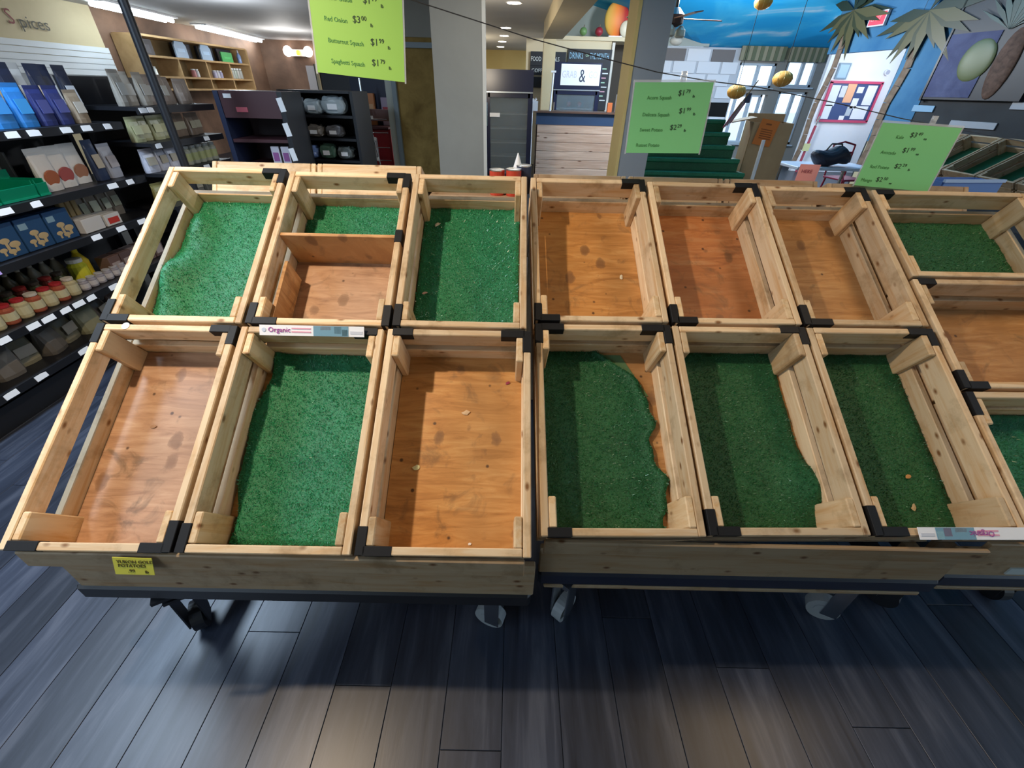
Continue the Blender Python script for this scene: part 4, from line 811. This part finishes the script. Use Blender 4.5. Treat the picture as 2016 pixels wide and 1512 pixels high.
for z in (.78, .92, 1.08, 1.22): B().tube((-.1, .02, z), (.16, .02, z), .006, 6).ob('rung', STEEL, t)
for z in (.80, 1.02, 1.24): box('paper_tag', (.0, -.05, z), (.05, .004, .035), PAPER, t)
carton((-1.87, 6.45, 1.131), 0, .12, .34, .06, (.62, .26, .10), 'orange carton on top of the red snack rack', None, (.70, .45, .25))
carton((-1.66, 6.40, 1.131), 0, .10, .30, .06, (.40, .36, .55), 'pale violet carton with red print on the red snack rack', None, (.40, .05, .08))
carton((-1.99, 6.30, 1.131), 0, .07, .12, .05, (.4, .3, .4), 'small mauve carton on the red snack rack', None)
# things on the far brown wall: shelf tops, twin lamp, grey door, yellow note
t = thing('twin_lamp', 'twin emergency lamp with an amber light on the far brown wall', 'lamp', (-6.5, 15.79, 2.30)); box('housing', (0, .1, 0), (.5, .1, .16), WHITE, t)
for s in (-1, 1): B().ball((s*.30, 0, .03), .13, (1, .6, 1)).ob('lamp_head', mat('lamp_white', (1, .95, .9), .4, emit=9.0), t)
B().ball((0, 0, .0), .06).ob('amber_light', mat('lamp_amber', (1, .35, .03), .4, emit=4.0), t)
t = thing('grey_door', 'grey door far back on the brown wall', 'door', (-5.95, 15.85, 0), 0); box('leaf', (0, 0, 1.0), (.85, .06, 2.0), mat('door_grey', (.30, .29, .30), .5), t); box('frame', (.52, 0, 1.0), (.1, .1, 2.0), mat('door_dark', (.05, .03, .025), .5), t); B().ball((.33, -.06, 1.0), .04).ob('knob', STEEL, t)
t = thing('dark_hutch', 'tall dark cabinet with a yellow notice behind the black shelf', 'cabinet', (-2.55, 8.0, 0)); box('body', (0, .2, .9), (1.1, .4, 1.8), mat('cab_black', (.012, .014, .02), .4), t); box('shelf_line', (0, -.005, 1.2), (1.0, .02, .03), NAVY, t); box('yellow_notice', (.12, -.012, 1.62), (.16, .006, .20), cm((.55, .45, .08)), t); box('pale_post', (-.50, -.03, 1.5), (.04, .03, .6), CREAM, t)
# ------------------------------------------------------------------ centre: coolers, counter, boards
CAB = mat('cooler_dark', (0.014, 0.018, 0.05), 0.3)
def cooler(name, label, x, y, w_, h_, hd, group, stuff_):
    t = thing(name, label, 'cooler', (x, y, 0), 0, group); d = .6
    box('back', (0, d-.02, h_/2), (w_, .03, h_), CAB, t); box('base', (0, d/2, .08), (w_, d, .16), CAB, t)
    for s in (-1, 1): box('side', (s*(w_/2-.02), d/2, h_/2), (.04, d, h_), CAB, t)
    box('header', (0, d/2-.02, h_-hd/2), (w_, d+.02, hd), CAB, t)
    box('header_trim', (0, -.02, h_-hd-.012), (w_, .03, .02), mat('cooler_trim', (.45, .50, .55), .3, .6), t)
    dr = B(); z0 = .16; z1 = h_-hd-.03; dr.box((-w_/2+.05, 0, (z0+z1)/2), (.07, .04, z1-z0)).box((w_/2-.05, 0, (z0+z1)/2), (.07, .04, z1-z0)).box((0, 0, z1-.03), (w_-.1, .04, .06)).box((0, 0, z0+.03), (w_-.1, .04, .06))
    D = dr.ob('door_frame', CAB, t); box('door_pane', (0, .0, (z0+z1)/2), (w_-.16, .008, z1-z0-.1), mat('cooler_glass', (.22, .27, .31), .08, alpha=.45), D)
    B().tube((-w_/2+.03, -.05, 1.0), (-w_/2+.03, -.05, 1.35), .012, 8).ob('handle', STEEL, D)
    n = 5
    for k in range(n): box('wire_shelf', (0, d/2, z0+.12+k*(z1-z0-.2)/n), (w_-.12, d-.1, .016), mat('cooler_wire', (.55, .60, .64), .35), t)
    return t
t = cooler('drinks_cooler', 'empty dark drinks cooler with a glass door beside the pillar', -0.135, 9.0, .84, 1.83, .31, None, 0)
box('white_note', (-.25, -.03, 1.17), (.18, .004, .06), PAPER, t)
t = cooler('food_cooler', 'dark upright cooler with a Grab & Go sign, behind the plank counter', 1.275, 11.0, .99, 2.04, .46, None, 0)
box('sign_panel', (.05, -.04, 1.83), (.82, .01, .36), PAPER, t)
text('GRAB', .17, mat('ink_lilac', (.62, .62, .72), .6), t, (-.34, -.047, 1.78), xs=.72); text('&', .32, NAVY, t, (.02, -.047, 1.71), xs=.7); text('GO', .17, mat('ink_lilac', (.62, .62, .72), .6), t, (.22, -.047, 1.78), xs=.72)
for k, x in enumerate((-.12, .12)): B().ball((0, 0, .05), .05).ob('red_fruit', mat('fruit_red', (.5, .04, .05), .4), t, (x, .25, 1.25+.016))
t = thing('plank_counter', 'cafe counter faced with knotty planks under a navy panel', 'counter', (1.2, 10.0, 0))
box('top', (0, .25, 1.20), (1.72, .62, .03), mat('counter_top', (.14, .08, .06), .4), t); box('navy_panel', (0, 0, 1.085), (1.60, .03, .20), mat('counter_navy', (.035, .07, .15), .5), t); box('body', (0, .28, .49), (1.58, .5, .97), mat('counter_body', (.05, .04, .04), .6), t)
for k in range(6): box('plank', (.02, .005, .915-k*.16), (1.58, .03, .154), KNOT, t, bev=.004)
t = thing('white_pipe', 'thin white capped pipe standing on the counter by the slim column', 'pipe', (.66, 9.95, 1.2155)); B().tube((0, 0, 0), (.03, 0, .62), .018, 10).ob('tube', WHITE, t); box('cap', (.03, 0, .63), (.09, .05, .03), WHITE, t)
carton((1.86, 10.1, 1.2155), 0, .09, .16, .09, (.62, .16, .05), 'small orange tub on the counter', None); carton((2.02, 10.05, 1.2155), R(8), .10, .30, .12, (.62, .68, .78), 'pale blue card holder at the right end of the counter', None, (.55, .55, .7))
t = thing('card_rack', 'white wire rack with paper at the left end of the counter', 'rack', (.30, 9.7, 0)); B().tube((0, 0, 0), (0, 0, 1.42), .02, 8).tube((-.05, 0, 1.3), (.08, 0, 1.42), .02, 8).ob('stand', WHITE, t); box('paper', (.06, -.03, 1.30), (.10, .004, .16), PAPER, t)
CH = mat('chalkboard', (.012, .016, .024), .6); CHW = mat('chalk_white', (.75, .80, .80), .8); CHB = mat('chalk_blue', (.30, .55, .75), .8); CHG = mat('chalk_green', (.45, .72, .55), .8)
t = thing('specials_board', 'chalkboard reading Specials, partly behind the slim column', 'chalkboard', (.69, 12.0, 2.10)); box('board', (0, 0, .03), (.80, .03, .26), CH, t); text('FOOD - SPECIALS', .115, CHW, t, (-.39, -.018, -.01), xs=.72)
t = thing('menu_board', 'small chalkboard reading Coffee below the Specials board', 'chalkboard', (.60, 12.0, 1.90)); box('board', (0, 0, .02), (.62, .03, .17), CH, t); text('COFFEE', .10, CHW, t, (-.28, -.018, -.015)); box('lower_board', (0, 0, -.20), (.62, .03, .2), CH, t)
t = thing('drinks_board', 'tall chalkboard reading Drinks of the Month', 'chalkboard', (1.62, 12.0, 1.20)); box('board', (0, 0, .56), (.98, .03, 1.13), CH, t); text('DRINKS', .16, CHB, t, (-.46, -.018, .95), xs=.56); text('OF', .07, CHG, t, (-.10, -.018, .99)); text('THE MONTH', .16, CHB, t, (.0, -.018, .95), xs=.46)
for k in range(8): box('chalk_line', (.36+.03*math.sin(k*2), -.017, .78-k*.085), (.10+.03*(k % 3), .003, .022), [CHG, CHW, mat('chalk_pink', (.7, .4, .5), .8)][k % 3], t)
# ledge fruit
t = thing('peach_cutout', 'large painted peach with a bite, standing on the ledge', 'peach', (2.14, 12.1, 2.545))
def peach():
    x = NT('peach_paint'); v = x.coord((1, 1, 1), False, 'Generated'); g = x.n('ShaderNodeSeparateXYZ'); x.l(v, g.inputs[0]); return x.done(x.ramp(g.outputs[0], [(.1, (.85, .55, .12)), (.45, (.85, .25, .04)), (.8, (.42, .03, .03))]), .5)
B().ball((0, 0, .31), .31, (.85, .35, 1.0), 24).ob('fruit', peach(), t, smooth=True); B().ball((.20, -.10, .14), .16, (.8, .3, .9), 18).ob('cut_face', cm((.70, .66, .52)), t, smooth=True); box('stand', (0.1, 0, .012), (.5, .2, .02), WHITE, t)
t = thing('green_apple', 'small green ornament apple on the ledge', 'apple', (1.42, 11.95, 2.545)); B().ball((0, 0, .075), .08, (1, 1, .95)).ob('fruit', cm((.14, .28, .10)), t, smooth=True); B().tube((0, 0, .14), (.02, 0, .19), .008, 6).ob('stem', cm((.1, .06, .03)), t)
t = thing('red_apple', 'small red ornament apple on the ledge beside the peach', 'apple', (1.76, 11.95, 2.545)); B().ball((0, 0, .08), .085, (1, 1, .95)).ob('fruit', cm((.30, .02, .04)), t, smooth=True); B().tube((0, 0, .15), (.02, 0, .2), .008, 6).ob('stem', cm((.1, .06, .03)), t)
t = thing('white_pumpkin', 'small white pumpkin on the block wall ledge near the fan', 'pumpkin', (3.78, 13.0, 2.50)); B().ball((0, 0, .09), .15, (1, .8, .6), 16).ob('fruit', cm((.55, .54, .48)), t, smooth=True); B().tube((0, 0, .17), (.02, 0, .26), .02, 6).ob('stem', cm((.15, .13, .08)), t)
# ------------------------------------------------------------------ right background: cafe
t = thing('ceiling_fan', 'brown ceiling fan with frosted lamps under the sky ceiling', 'fan', (2.3, 8.2, 0)); B().tube((0, 0, 2.55), (0, 0, 3.75), .025, 10).ob('rod', BLKM, t); B().lathe([(.05, 2.36), (.13, 2.40), (.13, 2.50), (.05, 2.58)], 18).ob('motor', cm((.05, .025, .02)), t)
for k in range(4): a = k*HP+.15; box('blade', (math.cos(a)*.42, math.sin(a)*.42, 2.46), (.60, .13, .012), cm((.22, .09, .06)), t, (R(8), 0, a))
for k in range(3): a = k*2.09; B().lathe([(.02, 0), (.07, -.05), (.075, -.12), (.05, -.14)], 14).ob('lamp_shade', mat('frosted', (.55, .54, .45), .5), t, (math.cos(a)*.12, math.sin(a)*.12, 2.38))
ORG = mat('lantern_orange', (.75, .36, .06), .6); ORGS = mat('lantern_rib', (.85, .62, .25), .6)
for k, (x, y, z, r, lb) in enumerate([(3.41, 8.0, 1.60, .135, 'round orange paper lantern, lower one in front of the windows'), (4.06, 8.0, 1.775, .14, 'round orange paper lantern, higher one in front of the windows'), (3.45, 8.0, 2.64, .12, 'round paper lantern near the sky ceiling at the top of the photo')]):
    t = thing('paper_lantern', lb, 'lantern', (x, y, z), 0, 'paper lanterns'); B().ball((0, 0, 0), r, (1, 1, .72), 20).ob('shade', ORG, t, smooth=True)
    for q in range(10): a = q*.628; B().path([(math.cos(a)*r*math.cos(e)*1.01, math.sin(a)*r*math.cos(e)*1.01, r*.72*math.sin(e)*1.01) for e in (-1.2, -.6, 0, .6, 1.2)], .004, 5).ob('rib', ORGS, t)
    B().tube((0, 0, r*.7), (0, 0, 3.85-z if k == 2 else 3.75-z), .004, 6).ob('string', BLKM, t)
for k, (x, y, z) in enumerate([(3.0, 9.0, 3.53), (4.9, 10.5, 3.10)]):
    t = thing('downlight', ['small bright spot in the sky ceiling near the fan', 'small bright spot in the sky ceiling near the palm mural'][k], 'light', (x, y, z)); B().lathe([(.07, 0), (.07, .02)], 16).ob('bulb', mat('spot_glow', (1, 1, 1), .4, emit=12), t); B().lathe([(.09, .01), (.09, .05)], 16).ob('ring', WHITE, t)
# green tiers
t = thing('tiered_stand', 'stepped stand covered in green turf behind the cord sheets', 'stand', (2.08, 5.5, 0))
for k in range(5):
    zt = .80+k*.125; wk = 1.28-.03*k; box('tier', (-.02-.015*k, .09+k*.16, zt/2), (wk, .17, zt), TURFD, t); box('tier_edge', (-.02-.015*k, .005+k*.16, zt-.02), (wk+.01, .03, .05), TURF, t, bev=.01)
box('top_tray', (.0, .90, 1.40), (1.1, .2, .15), mat('tray_black', (.015, .02, .03), .5), t)
t = thing('cardboard_box', 'large open cardboard box beside the green tiers', 'box', (2.98, 5.75, 0), R(-12)); box('front', (0, 0, .70), (.42, .012, 1.20), CARD, t); box('side', (-.21, .2, .70), (.012, .4, 1.2), CARD, t); box('side', (.21, .2, .70), (.012, .4, 1.2), CARD, t); box('back', (0, .4, .74), (.42, .012, 1.28), CARD, t); box('base_board', (0, .2, .08), (.42, .4, .16), CARD, t); box('flap', (-.33, .1, 1.32), (.26, .3, .01), CARD, t, (0, R(-12), 0))
t = thing('orange_notice', 'orange printed notice taped to the cardboard box', 'notice', (2.92, 5.745, 1.20), R(-12)); box('sheet', (0, 0, 0), (.20, .003, .26), cm((.80, .22, .04)), t, (0, R(8), 0))
for k in range(5): box('print_line', (0, -.003, .03-k*.022), (.13, .002, .009), cm((.35, .09, .02)), t, (0, R(8), 0))
box('title_print', (.005, -.003, .085), (.06, .002, .016), cm((.35, .09, .02)), t, (0, R(8), 0))
t = thing('white_post', 'thin white post in front of the cardboard box', 'post', (2.62, 5.15, 0), 0); B().tube((.02, 0, 0), (0, 0, 1.17), .018, 10).ob('tube', WHITE, t); B().lathe([(.09, 0), (.09, .02), (.02, .03)], 16).ob('foot', WHITE, t)
t = thing('small_flag', 'small drooping red and white striped flag above the green tiers', 'flag', (2.42, 5.62, 1.27)); B().tube((0, 0, .1), (.17, -.02, .42), .006, 6).ob('stick', cm((.3, .2, .1)), t)
for k in range(5): box('stripe', (.0+k*.016, 0, .10+k*.012), (.017, .006, .28), cm((.45, .06, .10)) if k % 2 == 0 else cm((.70, .72, .76)), t, (0, R(28), 0))
B().box((.12, 0, .26), (.06, .008, .09)).ob('canton', NAVY, t)
# white table, bag, red chairs
t = thing('cafe_table', 'white table with a black bag on it in the cafe', 'table', (4.15, 6.35, 0)); box('table_top', (0, 0, .80), (1.05, .6, .035), mat('table_white', (.62, .68, .80), .35), t, bev=.005)
for sx in (-1, 1):
    for sy in (-1, 1): B().tube((sx*.45, sy*.24, 0), (sx*.45, sy*.24, .783), .02, 8).ob('leg', STEEL, t)
t = thing('black_bag', 'slumped black bag lying on the white table', 'bag', (4.12, 6.25, .8185)); bm = bmesh.new(); bmesh.ops.create_icosphere(bm, subdivisions=3, radius=.5)
for v in bm.verts: v.co = Vector((v.co.x*.52, v.co.y*.3, max(0, v.co.z*.22+.10+.03*math.sin(v.co.x*9))))
me = bpy.data.meshes.new('bag'); bm.to_mesh(me); bm.free(); me.materials.append(mat('bag_black', (.015, .015, .03), .6)); link('bag_body', me, t); B().path([(-.1, 0, .16), (-.05, 0, .25), (.08, 0, .25), (.13, 0, .16)], .01, 6).ob('strap', BLKM, t)
CHR = mat('chair_red', (.26, .015, .045), .35)
for k, (x, y, a) in enumerate([(4.98, 7.05, 12), (5.46, 6.95, -8), (5.95, 7.1, 10)]):
    t = thing('cafe_chair', ['red metal cafe chair nearest the black bag', 'red metal cafe chair in the middle of the group', 'red metal cafe chair half hidden by the lowest price sheet'][k], 'chair', (x, y, 0), R(a), 'red cafe chairs')
    box('seat', (0, 0, .56), (.40, .40, .025), CHR, t, bev=.006)
    for sx in (-1, 1):
        for sy in (-1, 1): B().tube((sx*.20, sy*.20, 0), (sx*.17, sy*.17, .55), .013, 8).ob('leg', CHR, t)
    B().path([(-.18, .19, .56), (-.19, .23, .98), (0, .245, 1.02), (.19, .23, .98), (.18, .19, .56)], .012, 8).ob('backrest', CHR, t); box('back_slat', (0, .235, .85), (.36, .012, .08), CHR, t)
    B().path([(-.18, .2, .72), (-.21, -.05, .74), (-.2, -.18, .56)], .011, 6).path([(.18, .2, .72), (.21, -.05, .74), (.2, -.18, .56)], .011, 6).ob('armrest', CHR, t)
# pink card on rear crate, blue tub, paper
t = thing('pink_card', 'pink card reading HERE propped behind the far-side crates', 'card', (1.31, 2.10, 1.245), R(-6)); box('sheet', (0, 0, .02), (.085, .002, .085), cm((.80, .34, .36)), t); text('HERE', .020, mat('ink_maroon', (.3, .06, .1), .6), t, (-.03, -.002, .028))
t = thing('blue_tub', 'blue plastic tub behind the right-hand cart', 'tub', (2.02, 2.12, 1.16), R(8)); box('base', (0, 0, .01), (.30, .12, .02), cm((.06, .16, .50)), t)
for s in (-1, 1): box('side', (s*.15, 0, .05), (.01, .12, .10), cm((.06, .16, .50)), t); box('wall', (0, s*.06, .05), (.30, .01, .10), cm((.06, .16, .50)), t)
box('rim', (0, -.065, .105), (.31, .012, .012), cm((.30, .45, .75)), t)
t = thing('white_papers', 'loose white papers right of the lowest price sheet', 'paper', (1.87, 2.35, 1.10), R(20)); box('sheet', (0, 0, .14), (.16, .004, .24), PAPER, t, (R(-20), R(20), 0)); box('sheet', (.03, .02, .15), (.16, .004, .22), PAPER, t, (R(-20), R(26), 0))
# notice board on nook wall
t = thing('notice_board', 'red framed notice board covered with papers in the nook', 'notice board', (7.84, 12.03, 1.48))
W2, H2 = 1.16, .76; box('backing', (0, 0, 0), (W2, .02, H2), cm((.03, .06, .18)), t); f = B(); q = .05
f.box((0, -.01, H2/2), (W2+q, .04, q)).box((0, -.01, -H2/2), (W2+q, .04, q)).box((-W2/2, -.01, 0), (q, .04, H2)).box((W2/2, -.01, 0), (q, .04, H2)); f.ob('frame', cm((.55, .05, .13)), t)
for (x, z, w2, h2, c) in [(-.44, .12, .20, .40, (.70, .74, .80)), (-.46, -.2, .18, .28, (.72, .76, .80)), (-.24, .2, .14, .22, (.6, .62, .66)), (-.08, .17, .2, .36, (.80, .40, .22)), (.14, .24, .14, .12, (.75, .76, .8)), (.40, .14, .22, .38, (.78, .80, .84)), (.12, -.02, .14, .2, (.75, .76, .8)), (.32, -.20, .34, .26, (.78, .80, .84)), (.06, -.18, .12, .18, (.45, .5, .55)), (-.05, -.33, .12, .12, (.85, .85, .82))]:
    box('pinned_sheet', (x, -.014, z), (w2, .004, h2), cm(c), t)
t = thing('framed_photo', 'small blue framed picture above the notice board', 'picture', (7.42, 12.03, 2.06)); box('frame', (0, 0, 0), (.26, .02, .30), cm((.10, .20, .28)), t); box('print', (0, -.012, 0), (.20, .004, .24), cm((.25, .42, .55)), t)
t = thing('wall_dial', 'round white dial high on the nook wall', 'dial', (8.43, 12.03, 2.06)); B().tube((0, 0, 0), (0, -.03, 0), .06, 20).ob('rim', WHITE, t); B().tube((0, -.03, 0), (0, -.034, 0), .045, 20).ob('face', cm((.4, .42, .5)), t)
t = thing('leaning_pole', 'thin dark red pole with a yellow note leaning on the nook wall', 'pole', (7.12, 11.9, 0)); B().tube((0, 0, 0), (.06, 0, 1.0), .03, 8).ob('shaft', cm((.40, .06, .10)), t); B().tube((.06, 0, 1.0), (.08, 0, 1.2), .02, 8).ob('tip', STEEL, t); box('yellow_note', (0, -.05, .55), (.16, .004, .16), cm((.62, .62, .30)), t)
# mural: palms, exit sign, fruit picture, pale blocks on dark wall
TRK = mottled('palm_trunk', (.10, .065, .045), (.24, .17, .12), 6); 
FRD = [cm((.016, .026, .012)), cm((.032, .037, .014)), cm((.085, .075, .028))]
def palm(label, s0, z0, s1, z1, sc, seed):
    rnd = random.Random(seed); t = thing('painted_palm', label, 'palm', wr(s0, 0, .03), WRZ, 'palms painted on the mural wall'); ds = s1-s0
    n = 9; pts = [(ds*(i/n)+.04*math.sin(i*1.3), 0, z0+(z1-z0)*i/n) for i in range(n+1)]
    for a, b in zip(pts[:-1], pts[1:]):
        d = Vector(b)-Vector(a); box('trunk_segment', tuple((Vector(a)+Vector(b))/2), (.13*sc, .02, d.length*.98), TRK, t, (0, math.atan2(d.x, d.z), 0))
    for k in range(15):
        a = math.pi+3.14*(k+rnd.random())/15 if k % 3 else rnd.uniform(0, 3.14); L = rnd.uniform(.6, 1.0)*sc; tip = (ds+math.cos(a)*L, 0, z1+math.sin(a)*L*.8-.12*L); m_ = Vector((ds, 0, z1))
        px_ = Vector(tip)-m_; nrm = Vector((-px_.z, 0, px_.x)).normalized()*.085*sc
        c1 = m_+px_*.45+nrm; c2 = m_+px_*.45-nrm
        B().prism([(m_.x, m_.z), (c1.x, c1.z), (tip[0], tip[2]), (c2.x, c2.z)], -.012-.004*k, -.002-.004*k).ob('frond', FRD[k % 3], t)
palm('tall palm painted at the left edge of the mural beside the windows', 0.06, 0.3, 0.26, 2.92, 0.9, 3)
palm('palm painted on the post between nook and fruit picture', 1.72, 0.5, 1.80, 2.75, 1.0, 8)
t = thing('exit_sign', 'small red exit sign on the blue mural', 'sign', wr(.86, 2.74, .05), WRZ); box('housing', (0, 0, 0), (.34, .05, .22), cm((.6, .55, .55)), t); box('face', (0, -.027, 0), (.30, .006, .18), mat('exit_red', (.80, .05, .08), .4, emit=.8), t); text('EXIT', .10, mat('exit_text', (.9, .3, .3), .4, emit=.5), t, (-.125, -.032, -.035))
t = thing('fruit_picture', 'large dark framed picture of lemon and pineapple on the right wall', 'picture', wr(3.05, 2.42, .05), WRZ)
box('canvas', (0, 0, 0), (1.40, .05, 1.70), cm((.012, .013, .02)), t); box('frame_edge', (-.71, -.005, 0), (.03, .07, 1.74), BLKM, t); box('cloth', (-.33, -.03, -.42), (.70, .012, .80), mottled('canvas_lilac', (.045, .05, .12), (.09, .10, .19), 4), t)
B().ball((-.14, -.03, -.36), .25, (.95, .14, 1.05), 20).ob('lemon', cm((.12, .14, .06)), t, smooth=True); B().ball((.26, -.03, -.42), .22, (.7, .14, 1.9), 18).ob('pineapple', mottled('pineapple', (.06, .03, .02), (.15, .085, .06), 14), t, smooth=True)
for k in range(9): a = .5+k*.27; B().prism([(0, 0), (math.cos(a)*.3-.04, math.sin(a)*.3), (math.cos(a)*.55, math.sin(a)*.55), (math.cos(a)*.3+.05, math.sin(a)*.3)], -.045-.003*k, -.035-.003*k).ob('leaf', cm((.012, .04, .03)) if k % 2 else cm((.02, .06, .05)), t, (.1, 0, -.02))
for k, (x, z) in enumerate([(-.1, .55), (.12, .4), (.35, .6)]): B().ball((x, -.03, z), .17, (.8, .14, 1.3), 16).ob('mango', cm([(.16, .10, .13), (.20, .11, .14), (.10, .09, .10)][k]), t, smooth=True)
for k, (s, z, L) in enumerate([(2.41, 1.44, .36), (3.28, 1.26, .66), (3.95, 1.52, .6), (2.6, .95, .6), (4.4, 1.26, .6)]):
    t = thing('painted_block', 'pale grey painted block on the dark wall, %s' % ['bluish one just below the picture corner', 'long one right of the lowest price sheet', 'one at the right edge of the photo', 'low one behind the sheet', 'one beyond the photo edge'][k], 'wall block', wr(s, z, .012), WRZ, 'pale blocks on the dark wall'); box('block', (0, 0, 0), (L, .02, .09), cm((.20, .36, .52)) if k == 0 else cm((.30, .32, .36)), t, bev=.003)
# far produce display on the right
FX = (Vector((4.93, 6.35, 0.90)), Vector((0, -1, 0)), Vector((math.cos(.5687), 0, math.sin(.5687))), Vector((-math.sin(.5687), 0, math.cos(.5687))))
for k in range(6):
    lb = 'crate with green turf on the far right display, %s from the back' % ords[k]
    r_ = crate(FX, k*.44, k*.44+.43, 0, .62, lb, 'crates on the far right display', ply=TURFD, WD_=WX)
t = thing('produce_cart', 'far right produce cart running along the dark wall', 'cart', (5.2, 5.05, 0), 0, 'sloped produce carts on casters')
box('sloped_deck', (.07, 0, .86), (.70, 2.7, .02), WX[1], t, (0, -.5687, 0)); box('front_lip', (-.2, 0, .72), (.03, 2.7, .08), WX[1], t)
for sy in (-1, 1):
    for sx in (-.15, .32): box('upright', (sx, sy*1.25, .35 if sx < 0 else .45), (.05, .05, .7 if sx < 0 else .9), WX[2], t)
